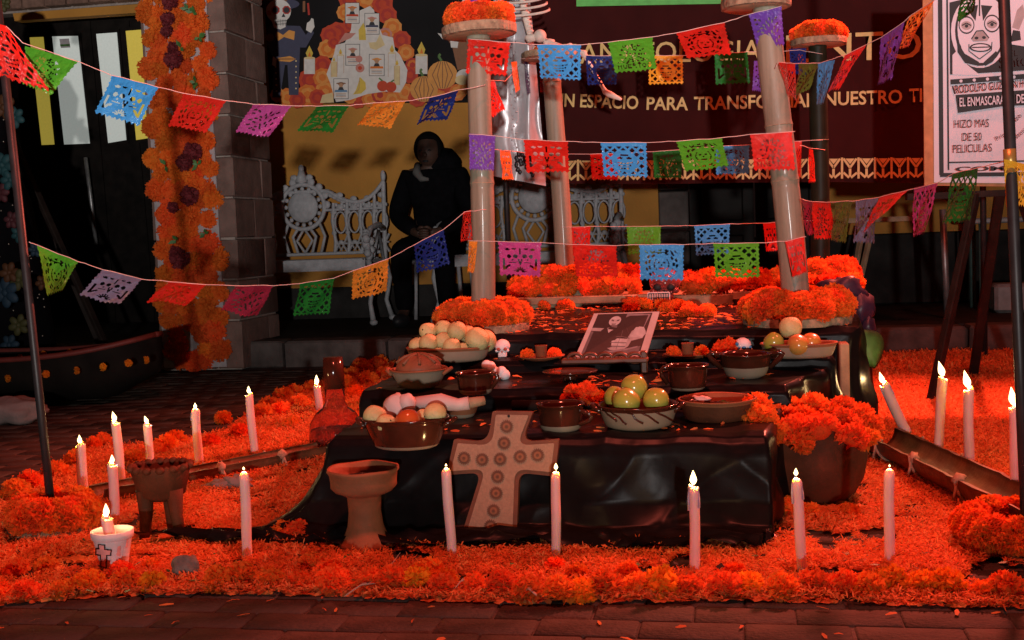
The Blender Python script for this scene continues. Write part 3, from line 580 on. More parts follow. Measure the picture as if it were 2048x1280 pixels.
mb = MB(); q = P(1893, 470, 7.6); mb.tube([(q.x, 7.6, .15), (q.x - .02, 7.6, .8)], .02, 8); o = mb.build('steel_post', 'steel', org=(q.x, 7.6, .15)); tag(o, 'short pale metal post on walkway behind the easel leg', 'post')
# ================================================================== BENCHES, PERSON, LEFT SIDE
YBn = 8.62
def bench(cx, label, half=.62, group='white iron benches along the yellow wall'):
    t = thing('iron_bench', label, 'bench', (cx, YBn - .2, .15), group); zs = .15 + .455
    def bp(x, z): return Vector((cx + x, YBn + .06 * (z - zs), z))
    r = MB(); r.bbox((cx, YBn - .22, zs - .012), (half * 2 - .04, .44, .03), .008)
    for k in range(7): r.box((cx, YBn - .41 + k * .06, zs + .008), (half * 2 - .08, .04, .012))
    hard(r.build('seat', 'iron_white', t)); r = MB(); r.box((cx, YBn - .445, zs - .03), (half * 2 - .03, .014, .07)); r.build('apron', 'iron_white', t, smooth=False)
    top = []
    for k in range(41):
        x = -half + 2 * half * k / 40; a = abs(x)
        z = zs + (.42 + .14 * ((a - .42) / .2) ** 2 if a > .42 else .42 + .09 * min(1, (.42 - a) / .22) ** 2)
        top.append(bp(x, z))
    b = MB(); b.tube(top, .016, 8)
    b.tube([bp(-half, zs + .37), bp(-.17, zs + .37)], .011, 7); b.tube([bp(.17, zs + .37), bp(half, zs + .37)], .011, 7); b.tube([bp(-half, zs + .05), bp(half, zs + .05)], .013, 7)
    for s in (-1, 1):
        for k in range(4):
            x = s * (.235 + .105 * k)
            b.tube([bp(x, zs + .05), bp(x + .012, zs + .13), bp(x, zs + .21), bp(x - .01, zs + .29), bp(x, zs + .37), bp(x, zs + .42 + .06 * (k == 3))], [.011, .015, .011, .014, .016, .011], 7)
            cxo = x + s * .052; b.tube([bp(cxo + .042 * math.cos(q * PI / 8), zs + .275 + .078 * math.sin(q * PI / 8)) for q in range(16)], .008, 6, closed=True)
            b.tube([bp(x, zs + .05), bp(x + s * .05, zs + .14), bp(x + s * .105, zs + .05)], .010, 6); b.tube([bp(x, zs + .18), bp(x + s * .052, zs + .07), bp(x + s * .105, zs + .18)], .010, 6); b.tube([bp(x, zs + .12), bp(x + s * .105, zs + .12)], .007, 6)
            for e in range(5): b.sph(bp(x + s * .021 * e, zs + .395 + .01 * (e % 2)), (.014, .010, .016), 7, 5)
            b.sph(bp(x + s * .05, zs + .385), (.03, .012, .022), 8, 6); b.sph(bp(x + s * .05, zs + .445 + .02 * (k == 3) + .03 * (k == 0)), (.026, .012, .022), 8, 6); b.sph(bp(x, zs + .35), (.026, .014, .018), 8, 6); b.sph(bp(x, zs + .20), (.020, .014, .02), 8, 6); b.sph(bp(x + s * .052, zs + .13), (.022, .012, .016), 8, 6)
        b.sph(bp(s * half, zs + .60), (.02, .016, .045), 8, 6); b.tube([bp(s * half, zs - .02), bp(s * half, zs + .56)], .017, 8)
        for k in range(5): b.sph(bp(s * (.19 + .03 * k), zs + .50 - .016 * k), (.03, .012, .025), 8, 5)
    hard(b.build('back_lattice', 'iron_white', t), 60)
    m = MB(); c = bp(0, zs + .40)
    m.tube([c + Vector((.165 * math.cos(q * PI / 14), 0, .165 * math.sin(q * PI / 14))) for q in range(28)], .017, 8, closed=True)
    for k in range(16): a = 2 * PI * k / 16; m.sph(c + Vector((.133 * math.cos(a), 0, .133 * math.sin(a))), (.017, .011, .017), 8, 6)
    m.lathe([(.0, -.008), (.112, -.006), (.118, .0), (.11, .012), (.07, .018), (.03, .024), (.0, .026)], 24, c, rot=Matrix.Rotation(PI / 2, 3, 'X'))
    for k in range(9): a = PI * k / 8; m.sph(c + Vector((.185 * math.cos(a), 0, .185 * math.sin(a) + .01)), (.03, .013, .03), 8, 6)
    m.tube([c + Vector((0, 0, .18)), c + Vector((0, 0, .27))], [.05, .02], 8); m.sph(c + Vector((0, 0, .285)), (.022, .016, .028), 8, 6); m.sph(c + Vector((-.06, 0, .215)), (.03, .014, .025), 8, 6); m.sph(c + Vector((.06, 0, .215)), (.03, .014, .025), 8, 6)
    for s in (-1, 1): m.tube([c + Vector((s * .04, 0, -.15)), c + Vector((s * .09, 0, -.22)), c + Vector((s * .05, 0, -.36))], .012, 7); m.tube([c + Vector((s * .12, 0, -.12)), c + Vector((s * .16, 0, -.22)), c + Vector((s * .12, 0, -.36))], .012, 7); m.tube([c + Vector((0, 0, -.16)), c + Vector((s * .06, 0, -.25)), c + Vector((0, 0, -.34))], .010, 6)
    m.build('medallion', 'iron_white', t)
    for s in (-1, 1):
        a = MB(); x = cx + s * half; a.tube([(x, YBn, zs + .22), (x, YBn - .15, zs + .25), (x, YBn - .34, zs + .22), (x, YBn - .43, zs + .16), (x, YBn - .43, zs + .08), (x, YBn - .39, zs + .06)], .02, 8)
        for q in range(9): a.sph((x + R.uniform(-.015, .015), YBn - .43 + R.uniform(-.03, .05), zs + .03 + .02 * q), (.03, .03, .03), 8, 6, fn=blob_fn(q, .3, 2))
        a.tube([(x, YBn - .05, zs), (x, YBn - .15, zs + .2), (x, YBn - .3, zs + .02)], .012, 7); a.build('armrest', 'iron_white', t)
        for y0, k in ((YBn - .42, -1), (YBn - .02, 1)):
            l = MB(); l.tube([(x, y0, zs), (x + s * .03, y0 + k * .01, zs - .14), (x, y0, zs - .3), (x + s * .03, y0 + k * .04, .16)], [.022, .018, .016, .02], 8); l.sph((x + s * .03, y0 + k * .04, .172), (.03, .03, .022), 8, 6); l.build('leg', 'iron_white', t)
    return t
b1x = P(603, 400, YBn).x; bench(b1x, 'ornate white cast iron bench against the yellow wall, left of seated person')
bench(P(1243, 440, YBn).x - .62, 'ornate white cast iron bench seen between the bamboo posts')
# white chair under the seated person
zc = .15 + .45; cxp = P(872, 470, 8.45).x
ch = thing('chair', 'plain white chair under the person in dark hoodie', 'chair', (cxp, 8.45, .15))
mb = MB(); mb.bbox((cxp, 8.43, zc - .02), (.44, .44, .03), .01); hard(mb.build('seat', 'iron_white', ch))
for sx in (-1, 1):
    for sy in (-1, 1):
        mb = MB(); mb.tube([(cxp + sx * .20, 8.43 + sy * .19, zc - .02), (cxp + sx * .225, 8.43 + sy * .21, .15)], .014, 8); mb.build('leg', 'iron_white', ch)
mb = MB(); mb.tube([(cxp - .2, 8.64, zc), (cxp - .2, 8.68, zc + .42), (cxp + .2, 8.68, zc + .42), (cxp + .2, 8.64, zc)], .014, 8); mb.box((cxp, 8.67, zc + .3), (.4, .015, .2)); mb.build('backrest', 'iron_white', ch, smooth=False)
# ---------------------------------------------------------------- person
def skin(name, verts, edges, radii, mat, parent, sub=2, root=0):
    pw = WL[parent.name]; me = bpy.data.meshes.new(name); me.from_pydata([tuple(Vector(v) - pw) for v in verts], edges, [])
    o = bpy.data.objects.new(name, me); COL.objects.link(o); md = o.modifiers.new('s', 'SKIN'); md.use_smooth_shade = True
    for i, r in enumerate(radii):
        rr_ = r if isinstance(r, tuple) else (r, r); me.skin_vertices[0].data[i].radius = rr_
    me.skin_vertices[0].data[root].use_root = True
    s2 = o.modifiers.new('d', 'SUBSURF'); s2.levels = sub; s2.render_levels = sub
    dg = bpy.context.evaluated_depsgraph_get(); m2 = bpy.data.meshes.new_from_object(o.evaluated_get(dg)); bpy.data.objects.remove(o)
    m2.name = name; m2.materials.clear(); m2.materials.append(MT[mat]); m2.polygons.foreach_set('use_smooth', [True] * len(m2.polygons))
    q = bpy.data.objects.new(name, m2); COL.objects.link(q); q.parent = parent; WL[q.name] = pw; return q
pe = thing('person', 'seated person in black hooded jacket with hands clasped on lap', 'person', (cxp, 8.3, .15))
J = dict(pel=(cxp, 8.46, zc + .11), sp=(cxp, 8.48, zc + .30), ch=(cxp, 8.47, zc + .50), nk=(cxp - .01, 8.44, zc + .655), hd=(cxp - .02, 8.40, zc + .73), tp=(cxp - .02, 8.41, zc + .84))
def jj(sx): return dict(sh=(cxp + sx * .19, 8.46, zc + .56), el=(cxp + sx * .27, 8.40, zc + .30), wr=(cxp + sx * .085, 8.19, zc + .185), hn=(cxp + sx * .03, 8.14, zc + .175), hp=(cxp + sx * .10, 8.42, zc + .09), kn=(cxp + sx * .15, 8.03, zc + .07), an=(cxp + sx * .15, 8.07, .24), to=(cxp + sx * .16, 7.93, .19))
l_, r_ = jj(-1), jj(1)
V = [J['pel'], J['sp'], J['ch'], J['nk'], J['hd'], J['tp']]; Rd = [(.15, .12), (.14, .115), (.165, .12), .055, (.075, .09), .06]; Ed = [(0, 1), (1, 2), (2, 3), (3, 4), (4, 5)]
for jt in (l_, r_):
    b0 = len(V); V += [jt['sh'], jt['el'], jt['wr'], jt['hn']]; Rd += [.075, .052, .03, (.04, .022)]; Ed += [(2, b0), (b0, b0 + 1), (b0 + 1, b0 + 2), (b0 + 2, b0 + 3)]
    b0 = len(V); V += [jt['hp'], jt['kn'], jt['an'], jt['to']]; Rd += [.09, .062, .04, (.045, .03)]; Ed += [(0, b0), (b0, b0 + 1), (b0 + 1, b0 + 2), (b0 + 2, b0 + 3)]
skin('body', V, Ed, Rd, 'skin', pe)
V = [J['pel'], J['sp'], J['ch'], (J['nk'][0], 8.46, zc + .60)]; Rd = [(.175, .14), (.165, .135), (.19, .14), (.10, .09)]; Ed = [(0, 1), (1, 2), (2, 3)]
for jt in (l_, r_): b0 = len(V); V += [jt['sh'], jt['el'], jt['wr']]; Rd += [.095, .075, .048]; Ed += [(2, b0), (b0, b0 + 1), (b0 + 1, b0 + 2)]
skin('jacket', V, Ed, Rd, 'navy_cloth', pe)
V = [J['pel']]; Rd = [(.165, .125)]; Ed = []
for jt in (l_, r_): b0 = len(V); V += [jt['hp'], jt['kn'], jt['an']]; Rd += [.105, .082, .06]; Ed += [(0, b0), (b0, b0 + 1), (b0 + 1, b0 + 2)]
skin('trousers', V, Ed, Rd, 'navy_cloth', pe)
for jt in (l_, r_):
    mb = MB(); a, t_ = Vector(jt['an']), Vector(jt['to']); mb.sph((a * .45 + t_ * .55) + Vector((0, 0, -.02)), (.052, .13, .05), 12, 8); mb.build('shoe', 'ink', pe)
hd = Vector(J['hd']); mb = MB(); mb.sph(hd + Vector((0, .012, .02)), (.082, .098, .118), 18, 14, fn=lambda q: q * (1 if q.z > -.3 else 1 - .12 * (-q.z - .3)))
mb.sph(hd + Vector((0, -.09, -.01)), (.014, .02, .022), 8, 6); mb.sph(hd + Vector((-.08, .01, 0)), (.012, .02, .03), 8, 6); mb.sph(hd + Vector((.08, .01, 0)), (.012, .02, .03), 8, 6); hdm = mb.build('head', 'skin', pe)
for s in (-1, 1): mb = MB(); mb.sph(hd + Vector((s * .032, -.084, .022)), (.013, .008, .007), 8, 6); mb.build('eye', 'ink', hdm)
mb = MB(); mb.sph(hd + Vector((0, -.086, -.052)), (.024, .01, .008), 8, 6); mb.build('mouth', 'ink', hdm)
mb = MB(); mb.sph(hd + Vector((0, .022, .04)), (.104, .122, .122), 22, 16, fn=lambda q: Vector((q.x, max(q.y, -1.0 if q.z > .42 or abs(q.x) > .72 else -.15), q.z * (1 if q.z > -.9 else .9)))); mb.build('hair', 'hair', pe)
mb = MB(); mb.sph(hd + Vector((.07, .09, -.08)), (.15, .11, .13), 16, 10, fn=blob_fn(3, .2)); mb.build('hood', 'navy_cloth', pe)
mb = MB(); nk = hd + Vector((0, 0, -.13)); mb.tube([nk + Vector((-.085, .03, .06)), nk + Vector((-.075, -.05, .0)), nk + Vector((-.03, -.085, -.045)), nk + Vector((.02, -.09, -.05))], [.026, .03, .022, .01], 10); mb.build('hood_lining', 'hood_lining', pe)
for jt, sx in ((l_, -1), (r_, 1)):
    hn = Vector(jt['hn'])
    for k in range(4):
        z = hn.z + .022 - .016 * k; mb = MB(); mb.tube([(hn.x, hn.y - .012, z), (hn.x - sx * .03, hn.y - .045, z + .002), (hn.x - sx * .058, hn.y - .038, z - .002), (hn.x - sx * (.066 if k in (1, 2) else .06), hn.y - .02, z - .004)], [.010, .010, .009, .007], 8); mb.build('finger', 'skin', pe)
    mb = MB(); mb.tube([(hn.x + sx * .02, hn.y - .005, hn.z + .025), (hn.x - sx * .005, hn.y - .03, hn.z + .045), (hn.x - sx * .03, hn.y - .035, hn.z + .043)], [.012, .011, .008], 8); mb.build('thumb', 'skin', pe)
# bottle on the walkway
q = P(803, 575, 8.3); mb = MB(); c = (q.x, 8.3, .15); mb.lathe([(.0, 0), (.03, 0), (.032, .01), (.032, .13), (.026, .16), (.012, .19), (.012, .205), (0, .205)], 16, c); bo = thing('water_bottle', 'small clear plastic bottle on walkway beside the chair', 'bottle', c); mb.build('bottle_body', 'water_bottle', bo)
mb = MB(); mb.lathe([(.014, .2), (.014, .222), (0, .222)], 12, c); mb.build('cap', 'foil_blue', bo)
# ---------------------------------------------------------------- left side: dress figure, easel leg, boat, sack
YD = 6.35; dc = P(-8, 700, YD); dc.z = 0
dr = thing('dress_figure', 'tall figure in black sequinned dress with coloured felt flowers, at left edge', 'figure', dc); 
def dwob(q, a, r, z): return Vector((q.x * (1 + .05 * math.sin(a * 7 + z * 2)), q.y * (1 + .05 * math.sin(a * 7 + z * 2)), q.z))
mb = MB(); mb.lathe([(.0, .0), (.34, .0), (.33, .3), (.29, .7), (.24, 1.05), (.17, 1.25), (.15, 1.35), (.20, 1.6), (.22, 1.75), (.17, 1.86), (.06, 1.92), (.05, 2.0), (.09, 2.05), (.11, 2.16), (.07, 2.27), (0, 2.3)], 32, dc, wob=dwob); mb.build('dress', 'dress', dr)
for a, b, m, s in ((8, 215, 'orange_felt', .07), (30, 235, 'teal', .06), (5, 330, 'teal', .07), (22, 360, 'teal', .06), (0, 385, 'pink_felt', .06), (25, 440, 'pink_felt', .05), (38, 468, 'teal', .05), (12, 585, 'blue_felt', .085), (38, 560, 'yellow_felt', .06), (20, 545, 'orange_felt', .06), (85, 565, 'orange_felt', .045), (38, 650, 'yellow_felt', .06), (20, 690, 'blue_felt', .06), (70, 500, 'blue_felt', .04), (8, 10, 'yellow_felt', .04)):
    mb = MB(); q = P(a, b, YD - .30)
    for k in range(6): an = 2 * PI * k / 6 + a; mb.sph(q + Vector((math.cos(an) * s * .55, R.uniform(-.01, .01), math.sin(an) * s * .55)), (s * .5, .014, s * .34), 10, 6, rot=Matrix.Rotation(-an, 3, 'Y'))
    mb.sph(q, (s * .3, .02, s * .3), 10, 6); mb.build('felt_flower', m, dr)
mb = MB()
for k in range(220):
    a = R.uniform(-PI, 0); z = R.uniform(.2, 2.1); rr_ = np.interp(z, [0, .3, .7, 1.05, 1.25, 1.35, 1.6, 1.75, 2.2], [.34, .33, .29, .24, .17, .15, .2, .22, .1]) * 1.06
    mb.sph(dc + Vector((math.cos(a) * rr_, math.sin(a) * rr_, z)), .0042, 6, 4)
tag(mb.build('sequin_dots', 'sequin', dr), kind='stuff')
es = thing('easel', 'brown wooden easel leaning behind the black dress figure', 'easel', (P(197, 655, 6.9).x, 6.9, 0))
a = P(98, 440, 6.75); b = P(197, 660, 6.6); d = b - a; b = a + d * (a.z / (a.z - b.z)); top = a - d * 1.1
leg(b, top, .04, .03, 'leg', es, 'dark_wood'); leg(b + Vector((-.75, 0, 0)), top + Vector((-.05, 0, 0)), .04, .03, 'leg', es, 'dark_wood'); leg(Vector((b.x - .4, b.y + .6, 0)), top + Vector((-.02, .03, 0)), .04, .03, 'leg', es, 'dark_wood')
# boat
bc = G(150, 815, 0); YBt = bc.y + .2
bt_ = thing('wooden_boat', 'dark wooden boat with red rim and small orange flowers, on the paving', 'boat', (bc.x, YBt, 0))
xr = P(318, 705, YBt).x; L_ = 1.9; nS = 24; ring = 13; mb = MB(); vs = []; rimN, rimF = [], []
def sec(u):
    e = abs(2 * u - 1); wdt = .27 * math.sqrt(max(.02, 1 - e ** 3.2)); hgt = .235 + .09 * e ** 3; low = .015 + .13 * max(0, e - .72) / .28
    return xr - L_ + L_ * u, wdt, hgt, low
for i in range(nS + 1):
    x, wd, h, lo = sec(i / nS)
    for k in range(ring): t_ = PI * k / (ring - 1); vs.append((x, YBt - wd * math.cos(t_), h - (h - lo) * math.sin(t_) ** .6))
for i in range(nS + 1):
    x, wd, h, lo = sec(i / nS)
    for k in range(ring): t_ = PI * k / (ring - 1); vs.append((x + (.015 if i == 0 else -.015 if i == nS else 0), YBt - max(.01, wd - .02) * math.cos(t_), h - (h - lo - .02) * math.sin(t_) ** .6))
    rimN.append((x, YBt - wd + .008, h + .006)); rimF.append((x, YBt + wd - .008, h + .006))
off = (nS + 1) * ring; fs = []
for o_ in (0, off):
    for i in range(nS):
        for k in range(ring - 1): fs.append((o_ + i * ring + k, o_ + i * ring + k + 1, o_ + (i + 1) * ring + k + 1, o_ + (i + 1) * ring + k))
fs += [tuple(range(ring)), tuple(nS * ring + k for k in range(ring))]
mb.add(vs, fs); mb.build('hull', 'boat_wood', bt_)
mb = MB(); mb.tube(rimN, .014, 8); mb.tube(rimF, .014, 8); mb.tube([rimN[-1], rimF[-1]], .014, 8); mb.tube([rimN[0], rimF[0]], .014, 8); mb.build('rim', 'boat_rim', bt_)
for a, b in ((15, 757), (92, 748), (153, 741), (206, 734), (257, 726), (292, 720)):
    q = P(a, b, YBt - .275); inst('paper_flower', R.choice(BLOOMY), bt_, q, (PI / 2, 0, R.uniform(0, 3)), .019)
for a, b in ((40, 715), (87, 708), (140, 704), (195, 701), (228, 700), (270, 699)): inst('paper_flower', R.choice(BLOOMY), bt_, P(a, b, YBt + .2), (PI / 2, 0, 0), .017)
q = G(35, 850); mb = MB(); mb.sph(q + Vector((-.05, .06, .055)), (.16, .10, .06), 24, 14, fn=blob_fn(5, .35, 2.2)); mb.sph(q + Vector((-.22, .10, .05)), (.12, .09, .055), 20, 12, fn=blob_fn(9, .3, 2.5)); o = mb.build('crumpled_sack', 'cloth_white', org=q); tag(o, 'crumpled pale sack lying on paving in front of the boat', 'sack')
# ================================================================== POLES
def pole(label, base, tops, r, mat):
    t = thing('metal_pole', label, 'pole', base); mb = MB(); mb.tube([base] + tops, r, 12); mb.build('pole_shaft', mat, t); return t
pl = G(108, 1066, .0); pa = P(42, 450, pl.y + .01); dd = (pa - pl); pole_l_top = pl + dd * (1.45 / dd.z)
pole('thin black metal pole standing in the orange wreath beside the foam cup', pl, [pl + dd * .5, pole_l_top], .0115, 'pole_black')
pr_ = G(2055, 1098, .0); pb = P(2022, 330, pr_.y); dd2 = pb - pr_; pole_r_top = pr_ + dd2 * (1.6 / dd2.z)
prt = pole('black metal pole with brass collar crossing the wrestling poster', pr_, [pr_ + dd2 * .5, pole_r_top], .0125, 'pole_black')
mb = MB(); c1, c2 = P(2021, 345, pr_.y), P(2019, 298, pr_.y); mb.tube([c1, c2], .0140, 14); mb.build('collar', 'brass', prt)
# ================================================================== ALTAR
Z1, Z2, Z3, Z4, Z5 = .25, .31, .35, .419, .475
T = [(-1.045, .065, 3.035, 3.47, Z1), (-1.10, .125, 3.475, 3.86, Z2), (-1.11, .275, 3.865, 4.05, Z3), (-1.10, .385, 4.055, 5.35, Z4), (-1.02, .50, 5.35, 5.85, Z5)]
al = thing('stepped_altar', 'low stepped wooden altar under the black satin cloth', 'altar', (-.4, 4.2, 0))
for xl, xr_, ya, yb, z in T:
    mb = MB(); mb.bbox(((xl + xr_) / 2, (ya + yb) / 2, z / 2 - .006), (xr_ - xl - .03, yb - ya - .03, z - .012), .006); hard(mb.build('tier', 'crate_wood', al))
mb = MB(); a = P(1690, 660, 3.98); mb.bbox((.33, 4.02, .19), (.03, .11, .375), .004); hard(mb.build('crate_side', 'crate_wood', al))
mb = MB(); mb.bbox((.352, 4.30, .18), (.025, .30, .08), .004); hard(mb.build('crate_slat', 'crate_wood', al))
for yy, xa, xb in ((5.34, -.98, -.32), (5.34, -.02, .48)):
    mb = MB(); mb.bbox(((xa + xb) / 2, yy, Z5 - .018), (xb - xa, .06, .035), .004); hard(mb.build('edge_board', 'crate_wood', al))
# satin cloth following the steps
ctl = [(2.86, .012, -1.33, .03, 1), (2.915, .016, -1.31, .045, 1), (2.965, .035, -1.16, .06, .6), (2.993, .09, -1.10, .06, .5), (3.0, .16, -1.065, .06, .4), (3.003, .205, -1.055, .06, .25), (3.009, .229, -1.05, .06, .15), (3.022, .245, -1.05, .058, .08), (3.05, Z1 + .003, -1.05, .058, .05), (3.2, Z1 + .002, -1.06, .085, .05), (3.455, Z1 + .002, -1.08, .11, .05), (3.462, Z2 - .02, -1.105, .13, .2), (3.480, Z2 + .002, -1.105, .13, .05), (3.66, Z2 + .002, -1.11, .19, .05), (3.848, Z2 + .002, -1.115, .265, .05), (3.856, Z3 - .01, -1.115, .275, .15), (3.872, Z3 + .002, -1.115, .28, .05), (3.96, Z3 + .002, -1.11, .285, .05), (4.038, Z3 + .002, -1.105, .30, .05), (4.046, Z4 - .02, -1.105, .36, .25), (4.062, Z4 + .002, -1.105, .39, .05), (4.5, Z4 + .002, -1.10, .42, .05), (5.0, Z4 + .002, -1.07, .46, .05), (5.33, Z4 + .002, -1.03, .50, .05)]
rows = []
for a, b in zip(ctl, ctl[1:]):
    n = max(4, int(math.hypot(b[0] - a[0], b[1] - a[1]) / .008)); n = min(n, 26)
    for k in range(n): t = k / n; rows.append(tuple(a[q] + (b[q] - a[q]) * t for q in range(5)))
rows.append(ctl[-1]); NX, NSd = 220, 16; vs = []
for (y, z, xl, xr_, fold) in rows:
    line = []
    for k in range(NSd):
        t = k / NSd; fl = (1 - t) ** 2; line.append((xl - .012 - (.075 * fl if y > 3.3 else .20 * fl * (1 - t)) - .02 * math.sin(t * PI) * math.sin(y * 19), z * t + .008 * (1 - t), 1))
    for k in range(NX + 1): line.append((xl + (xr_ - xl) * k / NX, z, 0))
    for k in range(NSd - 1, -1, -1):
        t = k / NSd; fl = (1 - t) ** 2; line.append((xr_ + .008 + (.06 if y > 3.5 else .012) * fl + .02 * math.sin(t * PI) * math.sin(y * 23), z * t + .008 * (1 - t), 1))
    for (x, zz, side) in line:
        def rdg(a_, b_, c_): return (1 - min(1, abs(noise.noise(Vector((a_, b_, c_)))) * 2.6)) ** 2
        big = .5 + .5 * math.sin(x * 13 + 1.5 * math.sin(zz * 9 + x * 4)); f1 = 1.0 * big + .60 * rdg(x * 2.4 + zz * 3.2, zz * 3 - x * 1.5, 2.0) + .40 * rdg(x * 4 - zz * 4.5, zz * 2.5 + x * 2, 5.0) + .05 * rdg(x * 11 + zz * 9, zz * 15 - x * 6, 8.0)
        f2 = noise.noise(Vector((x * 9, y * 9, zz * 6))); r2_ = rdg(x * 6, y * 5, 3.0)
        dy = -f1 * .030 * fold - .004 * fold; dz = f2 * .003 + .005 * r2_ * (1 - min(1, fold)) + (rdg(x * 4, y * 22, 3.0) * .030 + abs(noise.noise(Vector((x * 7, y * 30, 6)))) * .02) * max(0, fold - .45) / .55
        dx = f2 * .006 + (noise.noise(Vector((y * 8, zz * 10, 7))) * .02 if side else 0)
        vs.append((x + dx, y + dy * (0 if side and zz < .02 else 1), max(.006, zz + dz)))
W_ = len(line); mb = MB(); mb.add(vs, [(j * W_ + i, j * W_ + i + 1, (j + 1) * W_ + i + 1, (j + 1) * W_ + i) for j in range(len(rows) - 1) for i in range(W_ - 1)])
clo = mb.build('satin_cloth', 'satin', org=(-.5, 3.0, 0)); tag(clo, 'black satin cloth draped over the altar steps and pooling on petals', 'cloth')
# ---------------------------------------------------------------- bamboo posts
def post(label, base, top, r, mat, nodes):
    t = thing('bamboo_post', label, 'post', base, 'posts at the corners of the altar'); mb = MB(); base, top = Vector(base), Vector(top); pts = []; rad = []; n = 170
    for k in range(n + 1):
        u = k / n; rr_ = r * (1 + .06 * (.5 - u))
        for nd in nodes: d = abs(u - nd); rr_ += r * .035 * math.exp(-(d / .008) ** 2) - r * .012 * math.exp(-((d - .018) / .010) ** 2)
        pts.append(base + (top - base) * u + Vector((math.sin(u * 5) * .004, 0, 0))); rad.append(rr_)
    mb.tube(pts, rad, 24); mb.build('culm', mat, t)
    for nd in nodes:
        c = base + (top - base) * nd; d = (top - base).to_track_quat('Z', 'Y').to_matrix(); g = MB(); g.lathe([(r * 1.0, -.0022), (r * 1.05, -.0008), (r * 1.05, .0008), (r * 1.0, .0022)], 24, c + Vector((math.sin(nd * 5) * .004, 0, 0)), rot=d); g.build('node_ring', 'bark', t)
    return t
YP, YQ = 4.22, 5.55
def disc(label, c, r, h, group, tilt=0.0, sx=1.0):
    mb = MB(); nz_ = R.random() * 9; prof = [(0, -h / 2), (r * .9, -h / 2), (r * .99, -h * .42), (r, 0), (r * .99, h * .42), (r * .93, h / 2), (0, h / 2)]
    def wb(q, a, rr_, z): k = 1 + .05 * noise.noise(Vector((math.cos(a) * 2, math.sin(a) * 2, nz_))) + .012 * noise.noise(Vector((math.cos(a) * 22, math.sin(a) * 22, z * 30))); return Vector((q.x * k, q.y * k, q.z))
    mb.lathe(prof, 48, c, sx=sx, rot=Matrix.Rotation(tilt, 3, 'Y'), wob=wb); me_f = len(mb.f)
    for i in range(len(mb.f)):
        mb.m[i] = 0 if 48 <= i < 48 * 5 else 1
    o = mb.build('log_slice', ['bark', 'cut_wood'], org=c); hard(o, 50); return tag(o, label, 'wood slice', group)
FLb = P(966, 640, YP); FLb.z = Z4 + .035; FLt = P(959, 72, YP)
FRb = P(1594, 622, YP); FRb.z = Z4 + .035; FRt = P(1534, 16, YP)
BLb = P(1132, 590, YQ); BLb.z = Z5 + .03; BLt = P(1103, 118, YQ)
BRb = P(1640, 575, YQ); BRb.z = Z5 + .03; BRt = P(1637, 92, YQ)
post('pale bamboo post at the altar front left, carrying a flowered wood slice', FLb, FLt, .0415, 'bamboo', (.50, .53) if 0 else (.49, .985))
post('pale leaning bamboo post at the altar front right, top out of view', FRb, FRt, .0455, 'bamboo', (.44, .62))
post('greyish bamboo post at the altar back left, behind the silver cape', BLb, BLt, .042, 'bamboo', (.52, .9))
post('dark green bamboo post at the altar back right', BRb, BRt, .040, 'bamboo_green', (.33, .60))
GS = 'log slices topping the bamboo posts'; GW = 'marigold wreaths on the altar posts'
def topset(t, lab, labw, rr_, h, wr, tr, tilt=0.0):
    c = Vector(t) + Vector((0, 0, h / 2)); disc(lab, c, rr_, h, GS, tilt); wreath(labw, c + Vector((0, 0, h / 2)), wr, tr, group=GW)
topset(FLt, 'thick bark edged log slice on the front left bamboo post', 'orange marigold wreath on the log slice above front left post', .132, .036, .092, .036, -.03)
topset(P(1512, 18, YP), 'log slice on the front right post, cut by top edge', 'orange marigold wreath on the log slice above front right post', .115, .036, .082, .035)
topset(BLt, 'log slice on the back left post, under the toy skeleton', 'thin marigold wreath at the back left post under skeleton', .135, .032, .070, .012)
topset(BRt, 'small log slice on the dark green back right post', 'orange marigold wreath on the dark green back right post', .122, .030, .088, .034)
GB = 'marigold wreaths round the post bases'
def baseset(b, lab, labs, wr, tr, rr_=.165, dx=0):
    b = Vector(b); c = Vector((b.x + dx, b.y, b.z - .018)); disc(labs, c, rr_, .032, 'log slices under the post bases'); wreath(lab, c + Vector((0, 0, .012)), wr, tr, group=GB)
baseset(FLb, 'thick marigold wreath round the foot of front left post', 'log slice under the foot of front left post', .128, .043)
baseset(FRb, 'thick marigold wreath round the foot of front right post', 'log slice under the foot of front right post', .150, .046, .18)
baseset(BLb, 'marigold wreath round the foot of back left post', 'log slice under the foot of back left post', .155, .052, dx=.02)
baseset(BRb, 'marigold wreath round the foot of back right post', 'log slice under the foot of back right post', .135, .050)
# marigold bank on the back step
gb = thing('marigold_bank', 'long bank of orange marigolds on the altar back step, behind the glass skull', 'flower bank', (-.3, 5.4, Z5))
for x in np.arange(-.98, .50, .052):
    pxx = proj((x, 5.4, Z5))[0]
    if 1284 < pxx < 1372: continue
    hump = 2 if pxx < 1130 else (3 if pxx < 1290 else 2)
    for k in range(hump): inst('marigold', R.choice(BLOOM), gb, (x + R.uniform(-.015, .015), 5.38 + .05 * k + R.uniform(-.015, .015), Z5 + .026 + .030 * k), (R.uniform(.2, 1.1), R.uniform(-.4, .4), R.uniform(0, 6)), R.uniform(.043, .058))
for a, b, n in ((1110, 618, 3), (1280, 618, 5), (1345, 622, 8), (1390, 632, 5), (1085, 605, 2)):
    for k in range(n): q = G(a + R.uniform(-28, 28), b + R.uniform(-3, 5), Z4); o = inst('marigold', R.choice(BLOOM), None, q + Vector((0, 0, .02)), rrot(.6), R.uniform(.030, .042)); tag(o, 'orange marigold head lying on top step in front of glass skull', 'flower', 'loose marigolds on the altar top step')
